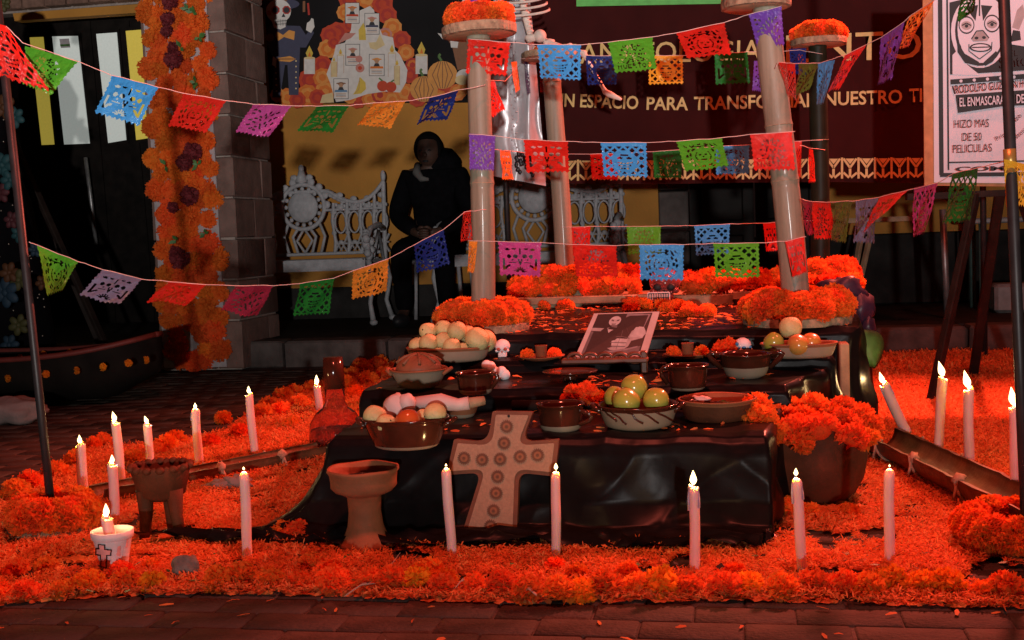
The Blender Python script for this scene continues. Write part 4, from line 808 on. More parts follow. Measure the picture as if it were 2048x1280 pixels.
# ---------------------------------------------------------------- vessels
def handle(par, mat, a, b, out, r=.006):
    mb = MB(); a, b, out = Vector(a), Vector(b), Vector(out); mb.tube([a, a * .75 + b * .25 + out, (a + b) / 2 + out * 1.25, a * .25 + b * .75 + out, b], r, 8); mb.build('handle', mat, par)
def bowl_prof(r, h, foot=.55, th=.006, lip=.004, shape=.6):
    o = [(0, 0.001), (r * foot * .9, 0), (r * foot, .003)]
    for k in range(1, 9): t = k / 8; o.append((r * (foot + (1 - foot) * t ** shape), h * t))
    o += [(r + lip, h + .002), (r + lip - .001, h + .006), (r - th * .3, h + .005)]
    for k in range(7, -1, -1): t = k / 8; o.append((max(.001, r * (foot + (1 - foot) * t ** shape) - th), max(th, h * t)))
    o.append((0, th)); return o
def dish(label, cpx, by, wpx, hpx, z, mats=('glaze', 'clay_pale'), shape=.6, foot=.55, sy=1.0, name='clay_bowl', cat='bowl', split=.3, handles=0, cx=None):
    c0 = G(cpx, by, z); r = wpx * S(c0) / 2; c = c0 + (Vector((c0.x, c0.y, 0)) - Vector((0, 0, 0))).normalized() * r * sy * .75; c.z = z + .003
    r = wpx * S(c) / 2; h = hpx * S(c); t = thing(name, label, cat, c); prof = bowl_prof(r, h, foot, shape=shape); cut = 3 + int(8 * split)
    mb = MB(); mb.lathe(prof, 40, c, sy=sy, wob=lambda q, a, rr_, zz: q * (1 + .012 * math.sin(3 * a + cpx))); n = 40
    for i in range(len(mb.f)): mb.m[i] = 1 if i < n * cut else 0
    mb.build('bowl_body', [mats[0], mats[1]], t)
    if handles:
        for s in (-1, 1):
            a = c + Vector((s * r * .93, -r * .30 * sy, h * .80)); b = c + Vector((s * r * .93, r * .30 * sy, h * .80)); handle(t, mats[0], a, b, (s * r * .20, 0, .012), r=max(.006, r * .055))
    return t, c, r, h
def fruit(name, label, cat, mat, c, r, group=None, stem=True, sq=(1, 1, 1), dark=False):
    mb = MB(); sd = R.random() * 50
    def fn(q): k = 1 + .035 * noise.noise(q * 1.5 + Vector((sd, 0, 0))); a = abs(q.z); return Vector((q.x * k, q.y * k, q.z * (1 - .10 * max(0, (a - .75)) / .25)))
    mb.sph(c, (r * sq[0], r * sq[1], r * sq[2]), 20, 14, fn=fn, rot=Euler((R.uniform(-.6, .6), R.uniform(-.6, .6), R.uniform(0, 6))).to_matrix()); o = mb.build(name, mat, org=c); tag(o, label, cat, group)
    if stem:
        d = Vector((R.uniform(-.8, .8), -.6, R.uniform(-.5, .5))).normalized() if dark else Vector((R.uniform(-.4, .4), -.2, 1)).normalized(); s_ = MB(); p = Vector(c) + d * r * .95; s_.sph(p, (r * .10, r * .10, r * .10), 8, 6, fn=blob_fn(3, .4, 2)); s_.build('calyx', 'stem', o)
    return o
# front left casserole with guavas and tomato
t, c, r, h = dish('dark glazed casserole with two handles at the front left of altar', 815, 905, 172, 56, Z1, foot=.72, shape=.8, sy=.8, name='clay_casserole', cat='casserole', split=.12, handles=1)
def at(a, b, Y): return P(a, b, Y)
for a, b, dy, r_, nm in ((750, 833, -.01, 24, 0), (772, 848, -.05, 21, 1), (870, 828, 0, 23, 2), (848, 835, .04, 18, 3)):
    p = at(a, b, c.y + dy); fruit('guava', ('pale guava at left end of dark casserole', 'small pale guava in front of the casserole heap', 'large pale guava at right end of dark casserole', 'guava half hidden behind the right one in casserole')[nm], 'guava', 'guava', p, r_ * S(p), 'guavas in the dark casserole', dark=True)
p = at(816, 843, c.y - .045); fruit('tomato', 'shiny red tomato in the middle of dark casserole', 'tomato', 'tomato', p, 26 * S(p), stem=False)
p = at(799, 808, c.y + .07); mb = MB(); mb.sph(p + Vector((-.012, 0, -.012)), (.032, .028, .040), 18, 12, fn=blob_fn(4, .25, 2), rot=Euler((0, .5, 0)).to_matrix()); mb.sph(p + Vector((.022, -.005, .0)), (.022, .022, .028), 14, 10, fn=blob_fn(7, .2, 2)); o = mb.build('sugar_figure', 'sugar_pink', org=p); tag(o, 'lumpy pale pink sugar figure on top of the dark casserole heap', 'sweet')
p, q = at(826, 808, c.y + .10), at(938, 806, c.y + .10); pk = thing('paper_roll', 'pale paper wrapped roll with brown end behind the dark casserole', 'roll', (p + q) / 2); mb = MB(); mb.tube([p, p * .5 + q * .5 + Vector((0, 0, .004)), p * .2 + q * .8 + Vector((0, 0, -.004)), q], [.018, .022, .016, .017], 14); mb.build('paper_wrap', 'sugar_pink', pk); mb = MB(); q2 = at(968, 801, c.y + .12); mb.tube([q, q2], [.014, .012], 10); mb.build('brown_end', 'crate_wood', pk)
t, c, r, h = dish('small round clay dish behind the right end of dark casserole', 925, 842, 66, 26, Z1, ('clay', 'clay_pale'))
# dishes in the middle front
t, c, r, h = dish('brown glazed clay mug at front centre, right of the clay cross', 1123, 868, 92, 50, Z1, foot=.80, shape=.5, name='clay_mug', cat='mug', split=.14); handle(t, 'glaze', c + Vector((r * .9, -.03, h * .85)), c + Vector((r * .85, -.03, h * .3)), (.025, 0, 0))
t, c, r, h = dish('pale bellied clay dish with dripped glaze holding green apples', 1277, 866, 156, 44, Z1, foot=.72, shape=.45, name='clay_dish', cat='dish', split=.75, handles=1)
dr_ = MB()
for a0 in (1215, 1228, 1262, 1290, 1318):
    pts = []; x = a0; y = 826
    for k in range(6): q = P(x, y, c.y - r); dx = (x - 1277) / 78.; q = c + Vector((dx * r * .98, -r * math.sqrt(max(.05, 1 - dx * dx)) * .985, 0)) + Vector((0, 0, q.z - c.z)); pts.append(q); x += R.uniform(2, 10); y += R.uniform(2, 7)
    dr_.tube(pts, .0028, 6)
dr_.build('glaze_drips', 'glaze', t)
for a, b, dy, r_, lb in ((1268, 775, .02, 27, 'green apple at the very top of the centre dish'), (1253, 803, -.04, 28, 'green apple at front left in the centre dish'), (1312, 800, -.02, 26, 'green apple at front right in the centre dish'), (1232, 795, .05, 24, 'yellowish apple at back left in the centre dish')):
    p = at(a, b, c.y + dy); fruit('apple', lb, 'apple', 'apple_green', p, r_ * S(p), 'green apples in the centre dish', stem=False)
t, c, r, h = dish('wide shallow clay dish with red and white food, right of green apples', 1435, 850, 150, 40, Z1, ('clay', 'clay_dark'), foot=.8, shape=.7, name='clay_dish', cat='dish', split=.8)
for a, b, m, s in ((1385, 803, 'glaze', (.045, .02, .012)), (1398, 799, 'sugar_pink', (.03, .016, .010)), (1445, 810, 'glaze', (.05, .03, .010)), (1437, 813, 'sugar_pink', (.035, .02, .008))):
    p = at(a, b, c.y); mb = MB(); mb.sph(p, s, 16, 10, fn=blob_fn(a, .5, 3)); o = mb.build('mole_portion', m, org=p); tag(o, {1385: 'dark red portion at left in the wide shallow dish', 1398: 'white crumbly topping at left in the wide shallow dish', 1445: 'dark red portion at right in the wide shallow dish', 1437: 'white crumbs at right in the wide shallow dish'}[a], 'food')
# marigold heads and cigar-like stick in the middle
for a, b, s, lb in ((1150, 790, .034, 'second marigold head from left behind the front centre mug'), (1172, 786, .036, 'largest marigold head behind the front centre mug'), (1192, 797, .03, 'marigold head touching the green apple dish, behind front mug'), (1136, 800, .026, 'leftmost small marigold head behind the front centre mug')):
    p = P(a, b, 3.415); tag(inst('marigold', R.choice(BLOOM), None, p, rrot(.7), s), lb, 'flower', 'marigold heads behind the front mug')
p, q = P(1025, 800, 3.435), P(1150, 799, 3.42); p.z = q.z = Z1 + .02; ck = thing('wooden_stick', 'dark round stick with pale cut end lying left of marigold heads', 'stick', (p + q) / 2); mb = MB(); mb.tube([p, (p + q) / 2, q], .016, 12); mb.build('bark', 'dark_wood', ck); d = (q - p).normalized(); mb = MB(); mb.tube([q, q + d * .004], .0145, 12); mb.build('cut_end', 'sugar_pink', ck)
# second step
t, c, r, h = dish('pale clay bowl heaped with a domed bread loaf, upper left', 840, 783, 112, 36, Z2, ('clay', 'clay_pale'), handles=1, split=.9)
mb = MB(); p = c + Vector((0, 0, h)); mb.sph(p, (r * .86, r * .86, .048), 26, 14, fn=lambda q: q * (1 + .06 * noise.noise(q * 3)) if q.z > 0 else Vector((q.x, q.y, q.z * .3)))
for k in range(4): a = k * PI / 4 + .3; mb.tube([p + Vector((math.cos(a) * r * .8 * s, math.sin(a) * r * .8 * s, .050 * math.sqrt(max(0, 1 - (s * .86) ** 2)) - .001)) for s in (-1, -.6, -.2, .2, .6, 1)], .005, 8)
o = mb.build('bread_loaf', 'bread', org=p); tag(o, 'round ridged bread loaf in the pale clay bowl', 'bread')
t, c, r, h = dish('dark glazed mug left of centre, below the small sugar skull', 952, 793, 74, 40, Z2, foot=.80, shape=.45, name='clay_mug', cat='mug', split=.15); handle(t, 'glaze', c + Vector((r * .8, -.02, h)), c + Vector((r * .95, -.02, h * .3)), (.018, 0, .012))
t, c, r, h = dish('dark glazed mug right of centre, behind the green apples', 1376, 785, 80, 46, Z2, foot=.80, shape=.45, name='clay_mug', cat='mug', split=.12); handle(t, 'glaze', c + Vector((-r * .8, -.02, h)), c + Vector((-r * .98, -.02, h * .3)), (-.018, 0, .012))
t, c, r, h = dish('glazed clay bowl with two ear handles, below the right apple dish', 1492, 762, 104, 46, Z2, foot=.6, shape=.5, split=.4); 
for s in (-1, 1): handle(t, 'glaze', c + Vector((s * r * .9, -.01, h * 1.0)), c + Vector((s * r * .9, -.01, h * .45)), (s * .03, -.005, .018), .008)
# footed plate in the middle
p = G(1138, 766, Z2); p.y += .03; t = thing('clay_plate', 'shiny clay plate on a foot in front of the photograph', 'plate', p); mb = MB(); s = S(p); mb.lathe([(0, 0), (.022, 0), (.018, .01), (.012, .02), (.05, .024), (.082, .030), (.084, .034), (.06, .030), (0, .028)], 40, p); mb.build('plate_body', 'glaze', t)
# third step
t, c, r, h = dish('oval pale clay dish heaped with guavas, upper left of altar', 898, 728, 168, 26, Z3, ('clay', 'clay_pale'), foot=.82, sy=.62, name='clay_dish', cat='dish', split=.85)
for a, b, dy, r_, lb in ((836, 692, 0, 18, 'leftmost guava in the upper left dish'), (857, 687, -.04, 19, 'guava with faint green spot, second from left in upper dish'), (856, 662, .01, 17, 'guava at the left of the heap top'), (887, 657, .03, 17, 'guava at the back of the heap top'), (914, 662, -.01, 19, 'guava in the middle of the heap top'), (886, 682, -.02, 17, 'guava showing dark blossom end in the middle of heap'), (904, 694, -.05, 18, 'blotched guava at the front of the heap'), (955, 679, -.02, 24, 'largest guava at the right of the heap'), (970, 682, .03, 22, 'guava behind the largest one at right end of heap'), (935, 668, .04, 17, 'guava half hidden at upper right of heap'), (927, 697, -.03, 12, 'small yellow guava at the front right of heap'), (878, 706, -.06, 11, 'tiny guava at rim of upper left dish')):
    p = at(a, b, c.y + dy); fruit('guava', lb, 'guava', 'guava', p, r_ * 1.05 * S(p), 'guavas in the upper left dish', dark=(r_ in (17, 24)))
t, c, r, h = dish('oval clay dish with apples, upper right of altar', 1597, 720, 148, 26, Z3, ('clay', 'clay_pale'), foot=.82, sy=.62, name='clay_dish', cat='dish', split=.85)
for a, b, dy, r_, lb, m in ((1581, 655, 0, 23, 'yellow apple on the top of upper right dish', 'guava'), (1547, 685, -.02, 21, 'pale apple at left in the upper right dish', 'apple_green'), (1596, 690, -.05, 22, 'red apple in the middle of upper right dish', 'apple_red'), (1622, 685, -.01, 20, 'orange apple at right in the upper right dish', 'apple_red')):
    p = at(a, b, c.y + dy); fruit('apple', lb, 'apple', m, p, r_ * S(p), 'apples in the upper right dish', stem=False)
for cx_, by_, lb, lf_ in ((1080, 722, 'small plate with clay cup and marigold bits, left of the photograph', 1), (1375, 718, 'small plate with clay cup and marigold bits, right of the photograph', 2)):
    p = G(cx_, by_, Z3); p.y += .03; t = thing('small_plate', lb, 'plate', p); mb = MB(); mb.lathe([(0, 0), (.04, 0), (.075, .012), (.077, .015), (.045, .006), (0, .005)], 32, p); mb.build('plate_body', 'clay', t)
    mb = MB(); mb.lathe([(0, .006), (.017, .006), (.019, .045), (.021, .048), (.017, .047), (.015, .02), (0, .02)], 20, p); cu = mb.build('clay_cup', 'clay', org=p); tag(cu, 'tiny clay cup standing on the small plate %s of photograph' % ('left', 'right')[lf_ - 1], 'cup')
    for s in (-1, 1): tag(inst('marigold', R.choice(BLOOM), None, p + Vector((s * .045, -.01, .02)), rrot(.5), .024), 'marigold head at %s of the clay cup on the plate %s of photograph' % ('left' if s < 0 else 'right', ('left', 'right')[lf_ - 1]), 'flower', 'marigold heads on the small plates')
# sugar skull standing on bone shaped sweets
def skull(label, c, hgt, mat, eye='red_icing', name='sugar_skull', yaw=0.0, teeth=True):
    t = thing(name, label, 'skull', c); c = Vector(c); s = hgt; rz = Matrix.Rotation(yaw, 3, 'Z')
    def q(x, y, z): return c + rz @ Vector((x * s, y * s, z * s))
    def fn(v): return Vector((v.x * (1 if v.z > -.1 else 1 - .35 * (-.1 - v.z)), v.y, v.z))
    mb = MB(); mb.sph(q(0, .03, .62), (.42 * s, .47 * s, .40 * s), 22, 16, fn=fn, rot=rz); mb.bbox(q(0, -.16, .20), (.46 * s, .38 * s, .36 * s), .08 * s, rot=rz)
    for e in (-1, 1): mb.sph(q(e * .29, -.24, .42), (.10 * s, .10 * s, .08 * s), 10, 8)
    mb.build('cranium', mat, t)
    for e in (-1, 1): m_ = MB(); m_.sph(q(e * .17, -.385, .52), (.115 * s, .05 * s, .095 * s), 14, 8); m_.build('eye_socket', eye, t)
    m_ = MB(); m_.sph(q(0, -.40, .375), (.045 * s, .03 * s, .065 * s), 10, 6); m_.build('nose_hole', eye, t)
    if teeth:
        for k in range(6):
            for rw in (0, 1): m_ = MB(); m_.bbox(q(-.175 + .07 * k, -.355, .235 - rw * .095), (.06 * s, .03 * s, .085 * s), .012 * s, rot=rz); hard(m_.build('tooth', mat, t))
    return t
skull('small white sugar skull with red eyes standing on white sugar bones', G(1001, 742, Z2) + Vector((0, .05, .038)), .062, 'sugar', yaw=.1)
p = G(993, 762, Z2) + Vector((0, .03, .022)); mb = MB(); mb.tube([p + Vector((-.03, 0, .016)), p, p + Vector((.015, -.01, -.004))], [.018, .013, .013], 12)
for dx, dz in ((-.034, .024), (-.022, .020), (.012, .004), (.022, -.006)): mb.sph(p + Vector((dx, -.006, dz)), .0175, 12, 8)
o = mb.build('sugar_bone', 'sugar', org=p); tag(o, 'knobbly white sugar bone under the small sugar skull', 'sweet')
p = G(1487, 716, Z3) + Vector((0, .03, 0)); sk = skull('white skull mug with blue icing dots beside a marigold, upper right', p, .060, 'sugar', 'blue_icing', yaw=.5)
for a, b in ((1474, 688), (1479, 697), (1477, 703)): mb = MB(); mb.sph(P(a, b, p.y - .02), .006, 8, 6); mb.build('icing_dot', 'blue_icing', sk)
tag(inst('marigold', BLOOM[1], None, P(1452, 697, p.y), rrot(.3), .045), 'red-orange marigold head beside the white skull mug', 'flower')
# glass skull in front of the marigold bank
p = G(1331, 612, Z4); p.z = Z4; t = skull('reddish glass skull jar with bared teeth in front of marigold bank', p, .165, 'glass_red', 'ink', name='skull_jar', teeth=False); 
mb = MB(); s = .165; mb.bbox(p + Vector((-.024, -.068, .040)), (.098, .012, .052), .004); tp_ = mb.build('tooth_panel', 'sugar', t); hard(tp_)
for k in range(8):
    for rw in (0, 1): m_ = MB(); m_.bbox(p + Vector((-.024 - .0365 + .0104 * k, -.0745, .050 - rw * .019)), (.0085, .004, .0165), .002); hard(m_.build('tooth', 'sugar_pink', tp_))
mb = MB(); mb.box(p + Vector((-.024, -.0738, .0405)), (.088, .002, .042)); mb.build('gum_line', 'ink', tp_, smooth=False)
# ---------------------------------------------------------------- photograph on carved stand
ft = thing('photograph', 'black and white photograph of a bare chested wrestler in white border', 'photograph', G(1230, 722, Z3)); b0 = G(1230, 722, Z3); yb, yt_ = b0.y - .02, b0.y + .10
def fq(u, v):   # u across, v up on the leaning picture
    bl, br, tl, tr_ = P(1150, 714, yb), P(1291, 716, yb), P(1188, 627, yt_), P(1319, 623, yt_); return (bl * (1 - u) + br * u) * (1 - v) + (tl * (1 - u) + tr_ * u) * v
nrm = (fq(1, 0) - fq(0, 0)).cross(fq(0, 1) - fq(0, 0)).normalized(); nrm = nrm if nrm.y < 0 else -nrm
mb = MB(); mb.ext([fq(0, 0), fq(1, 0), fq(1, 1), fq(0, 1)], -nrm * .006); mb.build('print_border', 'sugar_pink', ft, smooth=False)
mb = MB(); lay = [0]; pm = []
for k, c_ in {'ph_dk': (.02, .018, .018), 'ph_md': (.12, .10, .10), 'ph_sk': (.36, .30, .29), 'ph_lt': (.46, .40, .39), 'ph_gr': (.22, .18, .19)}.items(): mt(k, c_, .45, var=.15, scale=60)
def fpoly(pts, m):
    lay[0] += 1
    if m not in pm: pm.append(m)
    mb.add([fq(u, v) + nrm * (.0008 + .00012 * lay[0]) for u, v in pts], [tuple(range(len(pts)))], pm.index(m))
def fdisc(u, v, a, b, m, n=18): fpoly([(u + a * math.cos(2 * PI * k / n), v + b * math.sin(2 * PI * k / n)) for k in range(n)], m)
fpoly([(.07, .02), (.9, .02), (.9, .975), (.07, .975)], 'ph_dk'); fpoly([(.07, .02), (.32, .02), (.40, .5), (.07, .58)], 'ph_md')
fpoly([(.52, .97), (.52, .68), (.84, .64), (.88, .95)], 'ph_gr'); fpoly([(.07, .66), (.30, .64), (.30, .57), (.07, .59)], 'ph_sk')
fpoly([(.30, .65), (.46, .68), (.62, .70), (.84, .66), (.89, .56), (.87, .42), (.72, .36), (.70, .24), (.62, .14), (.46, .16), (.38, .22), (.34, .38)], 'ph_sk')
fpoly([(.58, .66), (.84, .66), (.9, .52), (.86, .42), (.68, .45)], 'ph_lt'); fpoly([(.31, .62), (.54, .58), (.56, .48), (.38, .44)], 'ph_lt'); fpoly([(.42, .42), (.66, .40), (.66, .24), (.46, .24)], 'ph_lt')
for pts in ([(.40, .45), (.56, .46), (.68, .42)], [(.54, .60), (.55, .45)], [(.42, .33), (.66, .32)], [(.44, .25), (.66, .24)], [(.54, .44), (.54, .18)], [(.58, .66), (.68, .46)]):
    for (u1, v1), (u2, v2) in zip(pts, pts[1:]): fpoly([(u1, v1), (u2, v2), (u2 + .006, v2 - .016), (u1 + .006, v1 - .016)], 'ph_md')
fdisc(.38, .80, .10, .125, 'ph_dk'); fdisc(.375, .80, .088, .11, 'ph_lt'); fpoly([(.32, .84), (.36, .82), (.36, .79), (.32, .80)], 'ph_md'); fpoly([(.40, .82), (.44, .84), (.44, .80), (.40, .79)], 'ph_md'); fpoly([(.34, .74), (.41, .74), (.40, .715), (.35, .715)], 'ph_md'); fpoly([(.34, .71), (.44, .70), (.44, .64), (.36, .66)], 'ph_md')
fpoly([(.40, .14), (.64, .13), (.78, .22), (.88, .24), (.88, .04), (.30, .04)], 'ph_md'); fpoly([(.42, .12), (.70, .19), (.84, .24), (.84, .21), (.70, .15), (.42, .085)], 'ph_gr'); fpoly([(.72, .02), (.90, .02), (.90, .14), (.84, .06)], 'sugar_pink')
mb.build('printed_picture', pm, ft, smooth=False)
sd_ = thing('carved_stand', 'dark carved scrollwork stand holding the wrestler photograph', 'stand', G(1215, 746, Z3)); zc_ = Z3; yy = yb - .03
mb = MB(); mb.bbox((P(1210, 738, yy).x, yy + .005, Z3 + .008), (.27, .05, .016), .004); hard(mb.build('base_board', 'carved_wood', sd_))
mb = MB()
for k in range(5):
    a = P(1150 + 30 * k, 716, yy); mb.tube([a + Vector((.022 * math.cos(q * PI / 8), 0, .014 * math.sin(q * PI / 8))) for q in range(16)], .0055, 7, closed=True); mb.sph(a, (.008, .006, .006), 8, 6)
mb.build('scroll_rail', 'carved_wood', sd_); mb = MB(); mb.bbox(P(1288, 722, yy) + Vector((0, .004, -.004)), (.02, .016, .07), .004); hard(mb.build('end_post', 'carved_wood', sd_)); mb = MB(); mb.ext([fq(.45, .02) - nrm * .01, fq(.55, .02) - nrm * .01, fq(.55, .8) - nrm * .01, fq(.45, .8) - nrm * .01], -nrm * .012); mb.build('back_rest', 'carved_wood', sd_, smooth=False)
# ---------------------------------------------------------------- clay cross
cb = G(980, 1082, 0); cb.y -= .012; lean = .10; cn = Vector((0, -1, lean)).normalized()
cr = thing('clay_cross', 'flat cream clay cross with brown border and flower stamps leaning on altar', 'cross', cb)
def CP(x, y, lift=0.0):
    d = ray(x, y); p0 = cb + Vector((0, -.002, 0)); t_ = (p0 - CAM).dot(cn) / d.dot(cn); return CAM + d * t_ + cn * lift
def smoothpoly(pts, n=6):      # corners given as (x, y, rounding)
    out = []; k = len(pts)
    for i in range(k):
        x, y, r_ = pts[i]
        if r_ <= 0: out.append((x, y)); continue
        ax, ay, _ = pts[i - 1]; bx_, by_, _ = pts[(i + 1) % k]; la = math.hypot(ax - x, ay - y); lb_ = math.hypot(bx_ - x, by_ - y)
        p1 = (x + (ax - x) * r_ / la, y + (ay - y) * r_ / la); p2 = (x + (bx_ - x) * r_ / lb_, y + (by_ - y) * r_ / lb_)
        for q in range(n + 1): u = q / n; out.append(((1 - u) ** 2 * p1[0] + 2 * u * (1 - u) * x + u * u * p2[0], (1 - u) ** 2 * p1[1] + 2 * u * (1 - u) * y + u * u * p2[1]))
    return out
co_ = [(985, 822, 5), (1066, 823, 5), (1043, 884, 28), (1118, 878, 4), (1110, 953, 4), (1038, 945, 22), (1033, 1080, 4), (922, 1073, 4), (962, 945, 22), (893, 950, 4), (908, 878, 4), (976, 884, 28)]
ol = smoothpoly(co_); cx0, cy0 = 1003, 920
mb = MB(); mb.ext([CP(x, y) for x, y in ol], -cn * .022); mb.build('cross_slab', 'cross_border', cr, smooth=False)
ci_ = [(992, 829, 4), (1058, 830, 4), (1034, 891, 26), (1109, 886, 3), (1102, 944, 3), (1030, 937, 24), (1025, 1073, 3), (933, 1067, 3), (972, 937, 24), (902, 942, 3), (916, 886, 3), (985, 891, 26)]
il = smoothpoly(ci_); mb = MB(); mb.ext([CP(x, y, .0035) for x, y in il], -cn * .003); mb.build('cream_face', 'cross_cream', cr, smooth=False)
for x, y in ((1014, 853), (1009, 886), (1001, 918), (1041, 913), (1076, 910), (965, 919), (929, 916), (996, 953), (993, 986), (988, 1021), (982, 1052)):
    m_ = MB(); c_ = CP(x, y, .004); s = 13.5 * S(c_); U = Vector((1, 0, 0)); V_ = cn.cross(U).normalized() * -1; pts = []
    for k in range(40): a = 2 * PI * k / 40; rr_ = s * 1.06 * (1 if k % 2 else .76); pts.append(c_ + U * rr_ * math.cos(a) + V_ * rr_ * math.sin(a))
    m_.ext([p_ + cn * .0016 for p_ in pts], -cn * .003)
    m_.ext([c_ + U * s * .56 * math.cos(2 * PI * k / 16) + V_ * s * .56 * math.sin(2 * PI * k / 16) + cn * .0028 for k in range(16)], -cn * .002, 1)
    m_.ext([c_ + U * s * .24 * math.cos(2 * PI * k / 10) + V_ * s * .24 * math.sin(2 * PI * k / 10) + cn * .0040 for k in range(10)], -cn * .002, 0)
    m_.build('flower_stamp', ['stamp', 'stamp_heart'], cr, smooth=False)
m_ = MB(); m_.sph(CP(1018, 832, .004), (.0035, .002, .0035), 8, 6); m_.build('nail_hole', 'ink', cr)
# ---------------------------------------------------------------- floor vessels
p = G(722, 1100, 0.008); p.y += .045; s = S(p); t = thing('incense_burner', 'terracotta pedestal incense burner left of the clay cross', 'incense burner', p); h = (1100 - 948) * s
mb = MB(); q = lambda px_: px_ * s
mb.lathe([(0, 0), (q(57), 0), (q(53), .010), (q(42), .030), (q(36), .05), (q(32.5), .085), (q(34), .125), (q(42), .131), (q(58), .139), (q(66), .150), (q(66), .163), (q(68), h - .006), (q(72), h), (q(71), h + .008), (q(66), h + .006), (q(60), h - .012), (q(48), h - .03), (0, h - .034)], 44, p, wob=lambda v, a, r_, z: v * (1 + .006 * math.sin(5 * a))); mb.build('burner_body', 'clay', t)
mb = MB(); mb.lathe([(0, h - .031), (q(46), h - .030), (q(30), h - .024), (0, h - .018)], 24, p, wob=lambda v, a, r_, z: v * (1 + .08 * math.sin(7 * a))); mb.build('ash', 'ground', t)
p = G(308, 1085, 0); p.y += .06; s = S(p); t = thing('tripod_burner', 'dark three legged clay burner with scalloped rim at the left', 'incense burner', p); q = lambda px_: px_ * s
zt_ = (1085 - 945) * s; zb_ = (1085 - 1008) * s
mb = MB(); mb.lathe([(0, zb_), (q(32), zb_), (q(46), zb_ + .014), (q(55), zt_ - .018), (q(58), zt_), (q(57), zt_ + .008), (q(52), zt_ + .003), (q(48), zt_ - .025), (q(30), zb_ + .012), (0, zb_ + .01)], 48, p, wob=lambda v, a, r_, z: Vector((v.x, v.y, v.z + (.007 * math.cos(a * 14) if z > zt_ - .002 else 0)))); mb.build('burner_bowl', 'clay_dark', t)
for k in range(14): a = 2 * PI * (k + .5) / 14; mb = MB(); mb.sph(p + Vector((math.cos(a) * q(57), math.sin(a) * q(57), zt_ + .004)), (.012, .012, .010), 10, 6); mb.build('rim_knob', 'clay_dark', t)
for k, (dx, dy) in enumerate(((-.031, -.035), (.048, -.022), (.0, .045))): mb = MB(); mb.tube([p + Vector((dx * .95, dy, zb_ + .03)), p + Vector((dx * 1.0, dy, zb_ * .6)), p + Vector((dx * 1.22, dy * 1.1, 0))], [q(18), q(12.5), q(10)], 14); mb.build('leg', 'clay_dark', t)
p = G(1632, 1012, 0); p.y += .10; s = S(p); pc = p.copy(); t = thing('clay_pot', 'large dark clay pot full of orange marigolds at the altar right', 'pot', p); q = lambda px_: px_ * s; ph = (1012 - 862) * s
mb = MB(); mb.lathe([(0, 0), (q(64), 0), (q(78), .012), (q(97), .06), (q(106), .12), (q(105), ph - .04), (q(100), ph), (q(94), ph + .004), (q(89), ph), (q(84), .05), (0, .03)], 44, p); mb.build('pot_body', 'clay_dark', t)
mb = MB(); mb.lathe([(0, ph - .035), (q(86), ph - .03), (0, ph - .02)], 24, p); mb.build('soil', 'ground', t)
for a, b, r_, dy in ((1514, 802, 28, -.16), (1560, 826, 30, -.02), (1583, 808, 28, .06), (1630, 802, 30, .05), (1680, 806, 30, .05), (1722, 822, 28, .03), (1550, 858, 28, -.20), (1590, 846, 30, -.12), (1640, 845, 33, -.14), (1690, 832, 28, -.06), (1740, 838, 26, -.02), (1735, 865, 24, -.08), (1705, 862, 28, -.14), (1500, 812, 24, -.22), (1610, 825, 28, -.02), (1660, 822, 28, .0), (1528, 822, 26, -.24), (1605, 872, 22, -.16)):
    o = inst('marigold', R.choice(BLOOM), None, P(a, b + 14, p.y + dy), (R.uniform(.3, 1.0), R.uniform(-.4, .4), R.uniform(0, 6)), r_ * s * 1.18); tag(o, 'orange marigold bloom in the large dark clay pot', 'flower', 'marigolds in the clay pot')
mb = MB()
for k in range(26):
    a = R.uniform(0, 6.28); r0 = R.uniform(0, .06); b_ = p + Vector((math.cos(a) * r0, math.sin(a) * r0, ph - .03)); mb.tube([b_, b_ + Vector((math.cos(a) * .05, math.sin(a) * .05, .05))], .0035, 5)
tag(mb.build('green_stems', 'leaf', t), kind='stuff')
# carafe of dark glass with clay cup upside down on its neck
p = G(664, 872, 0) ; p = G(664, 905, 0); p.y += .06; s = S(p); t = thing('glass_carafe', 'smoky round glass carafe on petals left of the dark casserole', 'carafe', p); q = lambda px_: px_ * s
H_ = (905 - 765) * s
mb = MB(); mb.lathe([(0, .002), (q(46), 0), (q(54), .02), (q(55), .06), (q(52), .10), (q(40), .135), (q(26), .155), (q(20), .175), (q(19), H_), (q(17.5), H_), (q(18.5), .177), (q(24), .158), (q(38), .138), (q(50), .1), (q(52.5), .06), (q(51), .022), (0, .012)], 40, p); mb.build('carafe_body', 'glass_smoke', t)
mb = MB(); mb.lathe([(0, .014), (q(50), .022), (q(52), .05), (q(51.5), .075), (0, .075)], 36, p); mb.build('water', 'glass_smoke', t)
c = p + Vector((0, 0, H_ - .03)); mb = MB(); hh_ = 62 * s; mb.lathe([(q(22), 0), (q(21), hh_ * .5), (q(19.5), hh_), (0, hh_), (0, hh_ - .006), (q(17.5), hh_ - .006), (q(19.5), .0)], 28, c); o = mb.build('clay_cup', 'glaze', org=c); tag(o, 'reddish clay cup turned upside down on the carafe neck', 'cup')
